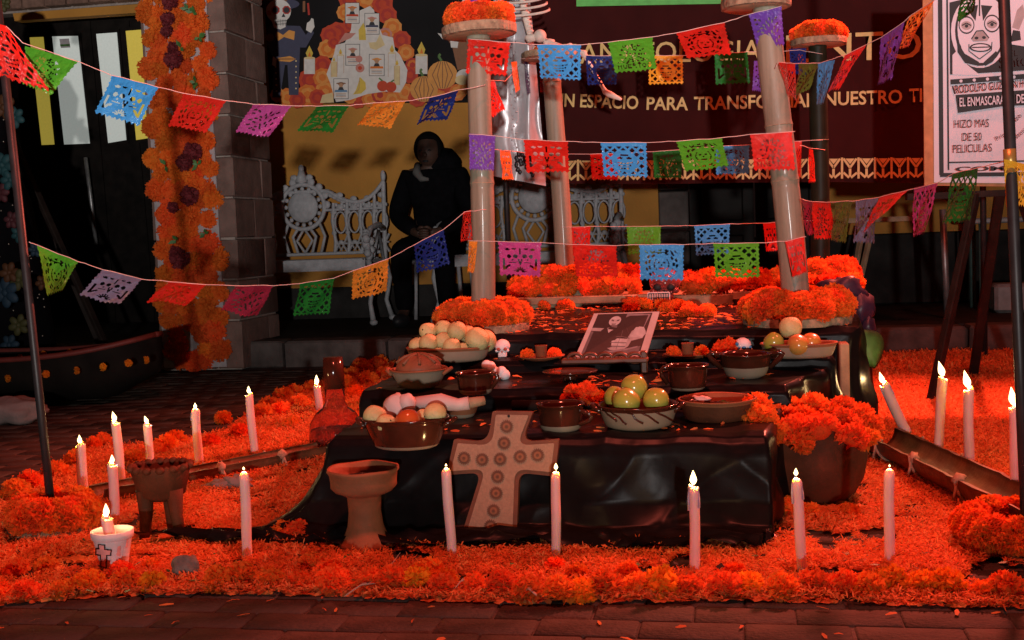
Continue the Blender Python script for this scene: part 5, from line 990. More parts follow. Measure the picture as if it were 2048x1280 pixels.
# foam cup with cut cross
p = G(216, 1140, .014); p.y += .03; s = S(p); cupc = p.copy(); t = thing('foam_cup', 'white foam cup with a cut-out cross and chipped base, holding a candle', 'cup', p); q = lambda px_: px_ * s; hc = (1140 - 1066) * s
def chip(v, a, r_, z):
    if z < .012 and abs(math.atan2(math.sin(a + .9), math.cos(a + .9))) < .5: return v + Vector((0, 0, .012 * (1 if int(a * 40) % 2 else .6)))
    return v
mb = MB(); mb.lathe([(q(27), .0), (q(28), .012), (q(37), hc - .02), (q(38), hc - .018), (q(41), hc - .016), (q(42), hc), (q(40.5), hc + .001), (q(36), hc - .02), (q(26), .006), (0, .004)], 56, p, wob=chip); mb.build('cup_body', 'foam', t)
def on_cup(a, b, lift):
    d = ray(a, b); lo_ = p.y - .06; 
    for k in range(200):
        y = lo_ + k * .0005; w_ = P(a, b, y); z = w_.z; rr_ = (q(28) + (q(37) - q(28)) * max(0, min(1, (z - .012) / (hc - .032)))) + lift
        if (w_.x - p.x) ** 2 + (w_.y - p.y) ** 2 <= rr_ * rr_: return w_
    return P(a, b, p.y)
def pin(x, y, pts):
    r_ = False; j_ = len(pts) - 1
    for i_ in range(len(pts)):
        (xi, yi), (xj, yj) = pts[i_], pts[j_]
        if (yi > y) != (yj > y) and x < (xj - xi) * (y - yi) / (yj - yi) + xi: r_ = not r_
        j_ = i_
    return r_
def on_cup_poly(pts, lift, m, name):
    mb = MB(); st_ = 1.0; x0 = min(a for a, b in pts); x1 = max(a for a, b in pts); y0 = min(b for a, b in pts); y1 = max(b for a, b in pts); idx = {}; vs = []; fs = []
    def vv(i_, j_):
        if (i_, j_) not in idx: idx[(i_, j_)] = len(vs); vs.append(on_cup(x0 + i_ * st_, y0 + j_ * st_, lift))
        return idx[(i_, j_)]
    for i_ in range(int((x1 - x0) / st_) + 1):
        for j_ in range(int((y1 - y0) / st_) + 1):
            if pin(x0 + (i_ + .5) * st_, y0 + (j_ + .5) * st_, pts): fs.append((vv(i_, j_), vv(i_, j_ + 1), vv(i_ + 1, j_ + 1), vv(i_ + 1, j_)))
    mb.add(vs, fs); mb.build(name, m, t, smooth=False)
crs = [(198, 1090), (208, 1091), (208, 1100), (221, 1101), (220, 1110), (212, 1110), (211, 1134), (203, 1133), (202, 1109), (193, 1108), (193, 1099), (199, 1099)]
big = [(195.5, 1088), (210.5, 1089), (210.5, 1098), (223.5, 1099), (222.5, 1112), (214.5, 1112.5), (213.5, 1136.5), (201, 1135), (199.5, 1112), (190.5, 1111), (190.5, 1096.5), (196, 1096.5)]
on_cup_poly(big, .0012, 'ink', 'cross_outline'); on_cup_poly(crs, .0024, 'cutout_pink', 'cross_cutout'); on_cup_poly([(235, 1093), (241, 1092), (240, 1113), (233, 1111)], .0012, 'cutout_pink', 'side_cutout'); on_cup_poly([(253, 1078), (257, 1076), (254, 1095), (251, 1097)], .0012, 'cutout_pink', 'side_cutout')
# stone, cloth, husks, leaf, purple bundle, votive jar
p = G(362, 1168, 0); mb = MB(); mb.sph(p + Vector((0, .03, .028)), (.034, .028, .030), 20, 14, fn=blob_fn(2, .35, 1.6), rot=Euler((0, .6, .3)).to_matrix()); o = mb.build('rock', 'rock', org=p); tag(o, 'grey rounded stone among marigold blooms at the front left', 'stone')
p = G(452, 988, 0); mb = MB(); mb.sph(p + Vector((-.025, .03, .018)), (.055, .03, .020), 24, 14, fn=blob_fn(12, .6, 3)); mb.sph(p + Vector((.03, .03, .028)), (.04, .03, .026), 20, 12, fn=blob_fn(15, .6, 3)); o = mb.build('crumpled_napkin', 'cloth_white', org=p); tag(o, 'crumpled pale napkin on petals behind the short unlit candle', 'napkin')
for k, pts in enumerate((((690, 1204), (725, 1198), (760, 1186), (785, 1172), (803, 1160)), ((810, 1166), (822, 1176), (850, 1180)), ((905, 1196), (925, 1190), (950, 1176)), ((1042, 1203), (1058, 1206), (1074, 1212)))):
    mb = MB(); L2 = [G(a, b, 0) + Vector((0, 0, .012 + .02 * math.sin(i * 1.2) ** 2 + (.03 if i > 2 else 0))) for i, (a, b) in enumerate(pts)]; vs = []
    for i, v in enumerate(L2): wd = .0065 * math.sin(PI * (i + .6) / (len(L2) + .2)); vs += [v + Vector((0, -wd, wd * .5)), v + Vector((0, wd, wd * .9)), v + Vector((0, wd, wd * .9 - .0012)), v + Vector((0, -wd, wd * .5 - .0012))]
    mb.add(vs, [(i * 4 + a_, i * 4 + (a_ + 1) % 4, i * 4 + 4 + (a_ + 1) % 4, i * 4 + 4 + a_) for i in range(len(L2) - 1) for a_ in range(4)]); o = mb.build('dry_husk', 'corn_husk'); tag(o, ('long curled grey dry leaf strip at the front edge of petals', 'short grey dry leaf strip beside the long curled one', 'grey dry leaf strip lying left of the front marigold row', 'pale short leaf strip on the paving below front candles')[k], 'dry leaf')
p = P(1712, 690, 4.25); mb = MB(); vs = []; n = 12
for i in range(n + 1):
    u = i / n; wd = .085 * math.sin(PI * min(1, u * .95 + .05)) ** .7; c_ = p + Vector((-.035 + .10 * u, .02 * u, .05 - .12 * u * u))
    for s_ in (-1, -.5, 0, .5, 1): vs.append(c_ + Vector((s_ * wd * .85, s_ * wd * .1 + .03 * s_ * s_, s_ * wd * .25 - .015 * s_ * s_)))
mb.add(vs, [(i * 5 + k, i * 5 + k + 1, i * 5 + 6 + k, i * 5 + 5 + k) for i in range(n) for k in range(4)]); o = mb.build('green_leaf', 'leaf', org=p); sm = o.modifiers.new('thick', 'SOLIDIFY'); sm.thickness = .002; tag(o, 'broad green leaf hanging at the right side of altar crate', 'leaf')
mb = MB(); p = P(1680, 590, 4.95); mb.sph(p, (.10, .075, .075), 24, 16, fn=blob_fn(21, .35, 2)); mb.sph(p + Vector((.075, -.01, -.055)), (.05, .06, .075), 20, 12, fn=blob_fn(25, .35, 2)); mb.sph(p + Vector((.10, -.03, -.13)), (.03, .04, .05), 16, 10, fn=blob_fn(26, .4, 2)); o = mb.build('purple_bundle', 'purple_cloth', org=p); tag(o, 'dark purple shiny cloth bundle behind the front right wreath', 'cloth bundle')
vj = Vector(FLt) + Vector((0, .0, .045)); t = thing('votive_jar', 'dark purple glass votive jar with gold chevrons on front left wreath', 'candle jar', vj); mb = MB(); mb.lathe([(0, 0), (.033, 0), (.036, .005), (.036, .09), (.033, .09), (.033, .006), (0, .006)], 28, vj); mb.build('jar_glass', 'foil_purple', t)
g = MB()
for a in (0, -.75, .75): 
    for s in (-1, 1):
        b0_ = vj + Vector((math.sin(a) * .037, -math.cos(a) * .037, .035)); g.tube([b0_, b0_ + Vector((s * .012 * math.cos(a), s * .012 * math.sin(a), .022))], .003, 6)
    b0_ = vj + Vector((math.sin(a) * .037, -math.cos(a) * .037, .012)); g.tube([b0_, b0_ + Vector((0, 0, .05))], .003, 6)
g.build('gold_chevron', 'gold', t)
vj = Vector(BRt) + Vector((0, 0, .03)); mb = MB(); mb.lathe([(0, 0), (.03, 0), (.034, .06), (.03, .065), (.028, .01), (0, .008)], 24, vj); o = mb.build('votive_glass', 'ink', org=vj); tag(o, 'small black votive glass in the back right wreath', 'candle jar')
# ---------------------------------------------------------------- silver cape and toy skeleton on the back left post
YC = 5.78
cp = thing('silver_cape', 'shiny silver satin cape with black lace edge hanging behind back left post', 'cape', P(1035, 340, YC)); mb = MB(); vs = []; n1, n2 = 36, 60
for j in range(n2 + 1):
    v = j / n2; y_ = -90 + 440 * v; xa = 986 - 12 * v + 4 * math.sin(v * 9); xb = 1048 + 44 * v ** .8; yl = y_ ; 
    for i in range(n1 + 1):
        u = i / n1; xx = xa + (xb - xa) * u; q = P(xx, yl + 22 * u * v, YC + .022 * math.sin(u * 13 + v * 1.2) + .025 * noise.noise(Vector((u * 5, v * 7, 1)))); vs.append(q)
mb.add(vs, [(j * (n1 + 1) + i, j * (n1 + 1) + i + 1, (j + 1) * (n1 + 1) + i + 1, (j + 1) * (n1 + 1) + i) for j in range(n2) for i in range(n1)]); mb.build('satin_panel', 'silver', cp)
mb = MB()
for k in range(30):
    q = P(1032 + 34 * R.random(), 298 + 52 * R.random(), YC - .045); mb.sph(q, (.010, .004, .012), 7, 5, fn=blob_fn(k, .5, 2))
mb.build('lace_trim', 'lace', cp); mb = MB()
for k in range(60):
    v = k / 59; q = P(1022 + 8 * v + 5 * math.sin(k * 1.9), -90 + 420 * v, YC - .040); mb.sph(q, (.0045, .003, .004), 6, 4)
mb.build('edge_braid', 'silver', cp)
YK = 5.60
tk = thing('toy_skeleton', 'pale plastic toy skeleton seated on the log slice with one leg dangling', 'skeleton', P(1085, 95, YK)); mm = lambda a, b, dy=0: P(a, b, YK + dy)
mb = MB(); mb.tube([mm(1035, -60), mm(1042, -10), mm(1050, 30), mm(1060, 72)], [.011, .013, .016, .013], 12)
for k in range(7): q0 = mm(1048 + 2 * k, 8 + 9 * k); mb.sph(q0, (.018, .018, .010), 10, 6)
mb.build('spine', 'bone', tk); 
for k in range(5):
    mb = MB(); c_ = mm(1042, -28 + 13 * k); w1 = .085 + .012 * k
    mb.tube([c_ + Vector((w1 * math.cos(a), -.05 * math.sin(a) - .01, -.022 * math.sin(a) * 1.2)) for a in np.linspace(-.2, PI + .2, 13)], .0062, 7); mb.build('rib', 'bone', tk)
mb = MB(); mb.sph(mm(1080, 72), .030, 18, 12); mb.sph(mm(1062, 76), (.03, .024, .02), 12, 8, fn=blob_fn(3, .3)); mb.sph(mm(1098, 84), (.03, .02, .014), 12, 8, fn=blob_fn(5, .4, 2)); mb.build('pelvis', 'bone', tk)
def bone(a, b, r_, name, ends=1.6):
    mb = MB(); a, b = Vector(a), Vector(b); mb.tube([a, a * .9 + b * .1, (a + b) / 2, a * .1 + b * .9, b], [r_ * ends, r_ * 1.1, r_, r_ * 1.1, r_ * ends], 12); mb.sph(a, r_ * ends, 10, 8); mb.sph(b, r_ * ends, 10, 8); return mb.build(name, 'bone', tk)
bone(mm(1092, 82), mm(1168, 106, -.10), .0085, 'thigh_bone'); sh_ = bone(mm(1169, 110, -.10), mm(1211, 184, -.08), .0085, 'shin_bone'); bone(mm(1070, 98, -.05), mm(1140, 92, -.12), .0085, 'thigh_bone')
mb = MB(); mb.tube([mm(1209, 183, -.08), mm(1220, 189, -.1), mm(1242, 199, -.14)], [.012, .015, .006], 10); mb.build('foot', 'bone', tk)
mb = MB(); c_ = mm(1030, -105); mb.sph(c_, (.05, .06, .06), 16, 12); mb.bbox(c_ + Vector((0, -.02, -.06)), (.05, .05, .04), .01); mb.build('skull', 'bone', tk)
for a, b, m, lb in ((1032, 122, 'foil_orange', 'orange'), (1060, 122, 'foil_navy', 'navy')):
    pass
# ================================================================== PAPEL PICADO
FN = {'M': '10001 11011 10101 10001 10001', 'U': '10001 10001 10001 10001 01110', 'E': '11111 10000 11110 10000 11111', 'R': '11110 10001 11110 10010 10001', 'T': '11111 00100 00100 00100 00100', 'O': '01110 10001 10001 10001 01110', 'S': '01111 10000 01110 00001 11110', 'D': '11110 10001 10001 10001 11110', 'I': '01110 00100 00100 00100 01110', 'A': '01110 10001 11111 10001 10001', 'L': '10000 10000 10000 10000 11111', 'S_': ''}
def word_hit(word, u, v, u0, u1, v0, v1):
    if not (u0 <= u < u1 and v0 <= v < v1): return False
    n = len(word); a = (u - u0) / (u1 - u0) * n; k = int(a); ch_ = FN.get(word[k])
    if not ch_: return False
    fx = (a - k) * 6.4 - .7; fy = (v - v0) / (v1 - v0) * 5
    if not (0 <= fx < 5): return False
    return ch_.split()[int(fy)][int(fx)] == '1'
def ell(u, v, cx, cy, a, b): return ((u - cx) / a) ** 2 + ((v - cy) / b) ** 2 < 1
def seg(u, v, x0, y0, x1, y1, wd):
    dx, dy = x1 - x0, y1 - y0; t = max(0, min(1, ((u - x0) * dx + (v - y0) * dy) / (dx * dx + dy * dy))); return (u - x0 - t * dx) ** 2 + (v - y0 - t * dy) ** 2 < wd * wd
def cut(design, u, v):
    if v < .12 or u < .07 or u > .93 or v > .90: return False
    if design == 'skulls':
        for cx in (.32, .68):
            if ell(u, v, cx - .075, .42, .052, .055) or ell(u, v, cx + .075, .42, .052, .055) or ell(u, v, cx, .52, .022, .03): return True
            if abs(v - .60) < .017 and abs(u - cx) < .085: return True
        if seg(u, v, .50, .20, .50, .34, .022) or seg(u, v, .46, .52, .5, .66, .018) or seg(u, v, .54, .52, .5, .66, .018): return True
        if seg(u, v, .11, .50, .11, .80, .028) or seg(u, v, .11, .80, .24, .68, .030) or seg(u, v, .89, .50, .89, .80, .028) or seg(u, v, .89, .80, .76, .68, .030): return True
        for k in range(7):
            a = PI * (k + .5) / 7 + PI; 
            if seg(u, v, .5 + .06 * math.cos(a), .88 + .05 * math.sin(a), .5 + .14 * math.cos(a), .88 + .13 * math.sin(a), .016): return True
        return ell(u, v, .2, .22, .06, .03) or ell(u, v, .8, .22, .06, .03) or ell(u, v, .36, .2, .05, .024) or ell(u, v, .64, .2, .05, .024)
    if design == 'face':
        r = math.hypot((u - .5) * 1.15, v - .55); a = math.atan2(v - .55, (u - .5) * 1.15)
        for r0, n, ph in ((.40, 14, 0), (.32, 11, .3)):
            if abs(r - r0) < .026 and (a * n / (2 * PI) + ph) % 1 < .55: return True
        if ell(u, v, .44, .50, .033, .03) or ell(u, v, .56, .50, .033, .03) or ell(u, v, .5, .57, .018, .024): return True
        if abs(v - (.66 - 1.6 * (u - .5) ** 2)) < .016 and abs(u - .5) < .08: return True
        if abs(r - .19) < .014 and abs(math.sin(a)) < .75: return True
        return any(seg(u, v, x, .18, x + .05, .24, .014) for x in (.14, .26, .70, .80)) or seg(u, v, .38, .22, .62, .22, .017)
    if design == 'lattice':
        r = math.hypot((u - .5) * 1.1, v - .54)
        if r < .27:
            if ell(u, v, .40, .45, .06, .035) or ell(u, v, .60, .45, .06, .035): return True
            return any(abs(v - (.60 + .075 * k - 1.1 * (u - .5) ** 2 * (1 - .2 * k))) < .017 and abs(u - .5) < .17 - .03 * k and (u * 15) % 1 < .78 for k in range(3)) or abs(v - (.36 + .5 * (u - .5) ** 2)) < .016 and abs(u - .5) < .09
        if r < .31: return False
        a = (u * 5.2 + v * 4.4) % 1; b = (u * 5.2 - v * 4.4) % 1; return .2 < a < .84 and .2 < b < .84
    if design == 'muertos':
        if word_hit('MUERTOS', u, v, .10, .90, .74, .88) or word_hit('DIADE', u, v, .30, .70, .15, .23): return True
        r = math.hypot((u - .5) * 1.1, v - .46); a = math.atan2(v - .46, (u - .5) * 1.1)
        if .19 < r < .33 and (a * 12 / (2 * PI)) % 1 < .30 and (r < .24 or r > .27): return True
        if abs(r - .155) < .017 and (a * 4 / (2 * PI) + .12) % 1 < .62: return True
        if ell(u, v, .45, .44, .03, .028) or ell(u, v, .55, .44, .03, .028) or ell(u, v, .5, .50, .014, .02) or (abs(v - .555) < .012 and abs(u - .5) < .06): return True
        return seg(u, v, .12, .67, .88, .67, .012) and (u * 9) % 1 < .6
    if design == 'vines':
        for k in range(26):
            x = .13 + .74 * ((k * .618034) % 1); y = .18 + .68 * ((k + .5) / 26); a = k * 1.9
            if seg(u, v, x, y, x + .055 * math.cos(a), y + .055 * math.sin(a), .024): return True
        return False
    return False
GRID = {}
NU, NV = 56, 44
def grid(design):
    if design in GRID: return GRID[design]
    keep = []
    for j in range(NV):
        for i in range(NU):
            u, v = (i + .5) / NU, (j + .5) / NV; e = .018 + .014 * math.cos(u * 2 * PI * 9)
            side = .012 + .010 * math.cos(v * 2 * PI * 8) if v > .10 else -1
            if v > 1 - e * 1.6 or u < side or u > 1 - side: continue
            if not cut(design, u, v): keep.append((i, j))
    GRID[design] = keep; return keep
NF = [0]
def flag(col, tl, tr, br, bl, Ya, Yb, design, where, swing=1, L=.122, group='cut foil flags strung round the altar', bul=None):
    NF[0] += 1; TL, TR = P(*tl, Ya), P(*tr, Yb)
    def low(px_, top, sw):
        d = ray(*px_); o = CAM - top; a, b, c = d.dot(d), 2 * d.dot(o), o.dot(o) - L * L; D = b * b - 4 * a * c
        t = (-b + (sw * math.sqrt(D) if D > 0 else 0)) / (2 * a); return CAM + d * t
    BL, BR = low(bl, TL, swing), low(br, TR, swing); rnd = random.Random(NF[0] * 13); ph = rnd.uniform(0, 6); am = bul if bul is not None else rnd.uniform(.004, .010)
    nrm_ = (TR - TL).cross(BL - TL).normalized(); keep = grid(design); idx = {}; vs = []; fs = []
    def vert(i, j):
        k = (i, j)
        if k not in idx:
            u, v = i / NU, j / NV; p_ = (TL * (1 - u) + TR * u) * (1 - v) + (BL * (1 - u) + BR * u) * v
            p_ = p_ + nrm_ * (am * math.sin(u * 3.4 + ph) * v + .35 * am * math.sin(u * 9 + v * 6 + ph * 2) * min(1, v * 3)); idx[k] = len(vs); vs.append(p_)
        return idx[k]
    for i, j in keep: fs.append((vert(i, j), vert(i, j + 1), vert(i + 1, j + 1), vert(i + 1, j)))
    mb = MB(); mb.add(vs, fs); o = mb.build('paper_flag', 'foil_' + col, org=(TL + TR) / 2); what = {'skulls': 'two cut-out skulls', 'face': 'a cut-out flowered face', 'lattice': 'cut-out lattice', 'muertos': 'cut-out lettering', 'vines': 'small cut-out flowers'}[design]
    tag(o, '%s foil flag with %s, %s' % (col, what, where), 'flag', group); return o
def string(pts, Y0_, Y1_, label):
    x0, x1 = pts[0][0], pts[-1][0]; w3 = [P(a, b, Y0_ + (Y1_ - Y0_) * (a - x0) / (x1 - x0)) for a, b in pts]; out = []
    for a, b in zip(w3, w3[1:]):
        for k in range(4): t = k / 4; out.append(a * (1 - t) + b * t + Vector((0, 0, R.uniform(-.0012, .0012))))
    out.append(w3[-1]); mb = MB(); mb.tube(out, .0011, 5); o = mb.build('bunting_string', 'yarn'); tag(o, label, 'string', 'strings of foil flags'); return lambda x: Y0_ + (Y1_ - Y0_) * (x - x0) / (x1 - x0)
def run(pts, Y0_, Y1_, label, flags, where):
    f = string(pts, Y0_, Y1_, label)
    for fl in flags:
        col, tl, tr, br, bl, des = fl[:6]; kw = fl[6] if len(fl) > 6 else {}
        flag(col, tl, tr, br, bl, f(tl[0]), f(tr[0]), des, kw.pop('at', '') or where, **kw)
yl, yr = pl.y, pr_.y; yf, yk = YP - .068, YQ - .06
run([(12, 52), (45, 85), (160, 125), (222, 150), (316, 174), (366, 186), (452, 201), (506, 208), (583, 211), (634, 212), (700, 211), (748, 206), (812, 202), (860, 195), (918, 180), (970, 170)], yl, yf, 'pale string from left pole top to the front left post', [
    ('red', (-25, 42), (13, 52), (98, 183), (-20, 150), 'lattice', dict(at='folded over the left pole top', L=.14)), ('green', (50, 92), (157, 122), (103, 193), (42, 165), 'muertos'), ('blue', (224, 151), (317, 175), (276, 251), (190, 228), 'skulls'), ('red', (367, 187), (453, 201), (412, 268), (334, 252), 'face', dict(at='upper left string before the marigold pillar')), ('magenta', (507, 208), (584, 211), (538, 273), (470, 265), 'vines'), ('dark green', (634, 212), (699, 211), (666, 268), (592, 260), 'skulls'), ('orange', (748, 206), (811, 202), (781, 257), (713, 253), 'face'), ('navy', (860, 195), (917, 181), (896, 243), (830, 248), 'skulls')], 'on the upper left string')
run([(58, 484), (75, 491), (157, 523), (205, 539), (284, 558), (338, 563), (414, 569), (472, 571), (547, 571), (600, 567), (668, 556), (706, 541), (777, 518), (828, 490), (887, 459), (930, 424), (972, 419)], yl, yf, 'pale string from left pole middle to the front left post', [
    ('green', (74, 491), (157, 523), (122, 582), (97, 592), 'face'), ('silver lilac', (205, 539), (284, 558), (241, 610), (157, 590), 'skulls'), ('red', (338, 563), (414, 569), (371, 617), (290, 600), 'muertos'), ('maroon', (472, 571), (547, 571), (516, 633), (440, 620), 'vines'), ('dark green', (600, 567), (669, 556), (656, 625), (588, 635), 'lattice'), ('orange', (706, 541), (777, 518), (774, 582), (703, 600), 'face'), ('navy', (828, 490), (887, 459), (902, 529), (832, 546), 'lattice'), ('red', (926, 424), (942, 420), (942, 478), (924, 486), 'lattice', dict(at='seen edge-on beside front left post'))], 'on the lower left string')
run([(936, 78), (1021, 85), (1074, 89), (1162, 89), (1215, 84), (1304, 74), (1352, 66), (1448, 45), (1498, 29), (1563, 12)], yf, yf, 'pale string between the tops of the two front posts', [
    ('red', (936, 77), (1021, 85), (1014, 152), (930, 148), 'skulls', dict(at='wrapped round the front left post top')), ('blue', (1074, 89), (1162, 89), (1163, 159), (1080, 158), 'lattice'), ('green', (1215, 84), (1305, 74), (1314, 138), (1230, 147), 'muertos'), ('red', (1352, 66), (1449, 45), (1463, 105), (1375, 122), 'face'), ('purple', (1497, 29), (1563, 12), (1569, 90), (1515, 98), 'vines', dict(at='wrapped round the front right post top', bul=.003))], 'on the top front string')
run([(1040, 118), (1170, 111), (1236, 112), (1296, 111), (1366, 111), (1428, 107), (1495, 104), (1560, 103), (1600, 100), (1645, 108)], yk, yk, 'pale string between the tops of the two back posts', [
    ('navy', (1170, 111), (1236, 112), (1233, 170), (1175, 171), 'lattice'), ('yellow', (1296, 111), (1366, 111), (1367, 168), (1297, 170), 'lattice'), ('dark green', (1428, 107), (1495, 104), (1501, 167), (1431, 170), 'skulls'), ('purple', (1508, 122), (1548, 118), (1536, 186), (1504, 182), 'vines', dict(at='half behind the front right post')), ('navy', (1578, 98), (1612, 96), (1612, 150), (1582, 150), 'vines', dict(at='right of the front right post'))], 'on the top back string')
run([(938, 268), (992, 272), (1048, 279), (1136, 283), (1201, 285), (1292, 285), (1352, 282), (1443, 276), (1500, 269), (1590, 263)], yf, yf, 'pale string between the middles of the two front posts', [
    ('purple', (938, 267), (991, 271), (988, 342), (939, 340), 'vines', dict(at='wrapped round the front left post middle', bul=.003)), ('red', (1047, 279), (1136, 283), (1139, 346), (1053, 345), 'skulls'), ('blue', (1201, 285), (1293, 285), (1296, 354), (1207, 354), 'lattice'), ('green', (1352, 282), (1444, 276), (1458, 333), (1370, 343), 'face'), ('red', (1500, 269), (1584, 264), (1591, 340), (1508, 342), 'muertos', dict(at='across the front right post middle'))], 'on the middle front string')
run([(1060, 308), (1180, 308), (1241, 307), (1305, 303), (1366, 299), (1430, 293), (1500, 290), (1583, 283), (1645, 280)], yk, yk, 'pale string between the middles of the two back posts', [
    ('red', (1180, 308), (1241, 307), (1236, 360), (1183, 360), 'vines'), ('dark green', (1305, 303), (1366, 299), (1363, 357), (1308, 357), 'muertos'), ('blue', (1430, 293), (1499, 290), (1498, 348), (1432, 350), 'face'), ('red', (1582, 283), (1604, 281), (1601, 355), (1588, 356), 'vines', dict(at='at right of the front right post middle'))], 'on the middle back string')
run([(936, 482), (997, 483), (1083, 485), (1145, 489), (1233, 491), (1278, 489), (1368, 489), (1426, 487), (1518, 486), (1572, 482), (1612, 473)], yf, yf, 'pale string low down between the two front posts', [
    ('magenta', (996, 483), (1083, 485), (1081, 555), (1000, 551), 'skulls'), ('red', (1145, 489), (1233, 491), (1236, 556), (1152, 553), 'muertos'), ('blue', (1278, 489), (1368, 489), (1367, 562), (1280, 560), 'face'), ('green', (1426, 487), (1518, 486), (1520, 555), (1430, 555), 'lattice'), ('red', (1570, 482), (1608, 473), (1614, 545), (1585, 556), 'skulls', dict(at='on the front right post just above its wreath')), ('orange', (938, 482), (955, 482), (950, 545), (934, 546), 'vines', dict(at='edge-on at the front left post foot'))], 'on the low front string')
run([(1125, 454), (1180, 453), (1253, 453), (1322, 452), (1388, 451), (1460, 448), (1530, 446), (1640, 440)], yk, yk, 'pale string low down between the two back posts', [
    ('red', (1143, 454), (1181, 453), (1180, 512), (1146, 512), 'vines'), ('green', (1253, 453), (1322, 452), (1322, 508), (1256, 510), 'muertos'), ('blue', (1388, 451), (1460, 448), (1458, 508), (1392, 512), 'lattice'), ('red', (1526, 447), (1562, 446), (1562, 502), (1532, 504), 'skulls', dict(at='half behind the front right post, low'))], 'on the low back string')
run([(1550, 138), (1557, 124), (1591, 127), (1640, 126), (1690, 110), (1732, 90), (1762, 75), (1808, 44), (1822, 30), (1869, 0), (1925, -22), (2014, -60)], yf, yr, 'pale string from the front right post to top of right pole', [
    ('red', (1557, 124), (1590, 127), (1592, 205), (1576, 188), 'vines'), ('olive', (1597, 127), (1640, 126), (1616, 180), (1592, 196), 'vines'), ('blue', (1636, 126), (1670, 120), (1650, 208), (1630, 211), 'vines'), ('red', (1690, 110), (1733, 90), (1676, 180), (1655, 186), 'face', dict(at='upper right string below gold letters')), ('purple', (1762, 75), (1809, 43), (1790, 160), (1750, 172), 'skulls'), ('orange', (1820, 31), (1869, 0), (1813, 95), (1795, 100), 'lattice'), ('dark green', (1922, -20), (1958, -36), (1948, 24), (1914, 46), 'vines', dict(at='hanging in front of the wrestling poster'))], 'on the upper right string')
run([(1600, 398), (1624, 403), (1661, 404), (1705, 402), (1756, 395), (1815, 381), (1876, 365), (1905, 348), (1956, 336), (2012, 322)], yf, yr, 'pale string from the front right post to the pole collar', [
    ('maroon', (1602, 399), (1626, 403), (1634, 470), (1616, 470), 'vines'), ('red', (1624, 403), (1661, 404), (1664, 480), (1632, 478), 'muertos', dict(at='lower right string beside front right post')), ('olive', (1670, 405), (1705, 402), (1690, 487), (1662, 482), 'face'), ('grey blue', (1712, 401), (1756, 395), (1746, 488), (1710, 486), 'skulls'), ('red', (1760, 394), (1816, 381), (1736, 462), (1718, 466), 'face', dict(at='twisted diagonal on the lower right string')), ('magenta', (1828, 376), (1876, 365), (1856, 465), (1820, 475), 'lattice'), ('dark green', (1905, 348), (1956, 336), (1936, 440), (1890, 450), 'lattice')], 'on the lower right string')
flag('yellow', (2008, 318), (2058, 330), (2056, 410), (2010, 418), yr - .02, yr - .03, 'face', 'round the right pole under brass collar')
run([(972, 160), (1010, 162), (1040, 130)], yf, yk, 'short string from front left post back to the back left post', [('red', (976, 162), (990, 163), (1014, 220), (980, 236), 'vines', dict(at='folded, just right of the front left post top')), ('orange', (1022, 124), (1034, 123), (1042, 180), (1030, 188), 'vines', dict(at='hanging edge-on over the silver cape')), ('navy', (1048, 122), (1062, 121), (1071, 186), (1056, 190), 'vines', dict(at='hanging edge-on over the silver cape')), ('red', (1078, 140), (1090, 140), (1090, 186), (1079, 186), 'vines', dict(at='edge-on beside the back left post'))], '')
run([(972, 296), (1000, 300), (1060, 306)], yf, yk, 'short middle string from front left post to the back left post', [('orange', (1000, 300), (1020, 301), (1026, 360), (1006, 360), 'skulls', dict(at='narrow, in front of the silver cape hem'))], '')
run([(1600, 290), (1620, 296), (1650, 300)], yf, yk, 'short middle string from front right post to the back right post', [('red', (1618, 298), (1626, 299), (1633, 364), (1617, 366), 'vines', dict(at='narrow on the dark green post'))], '')
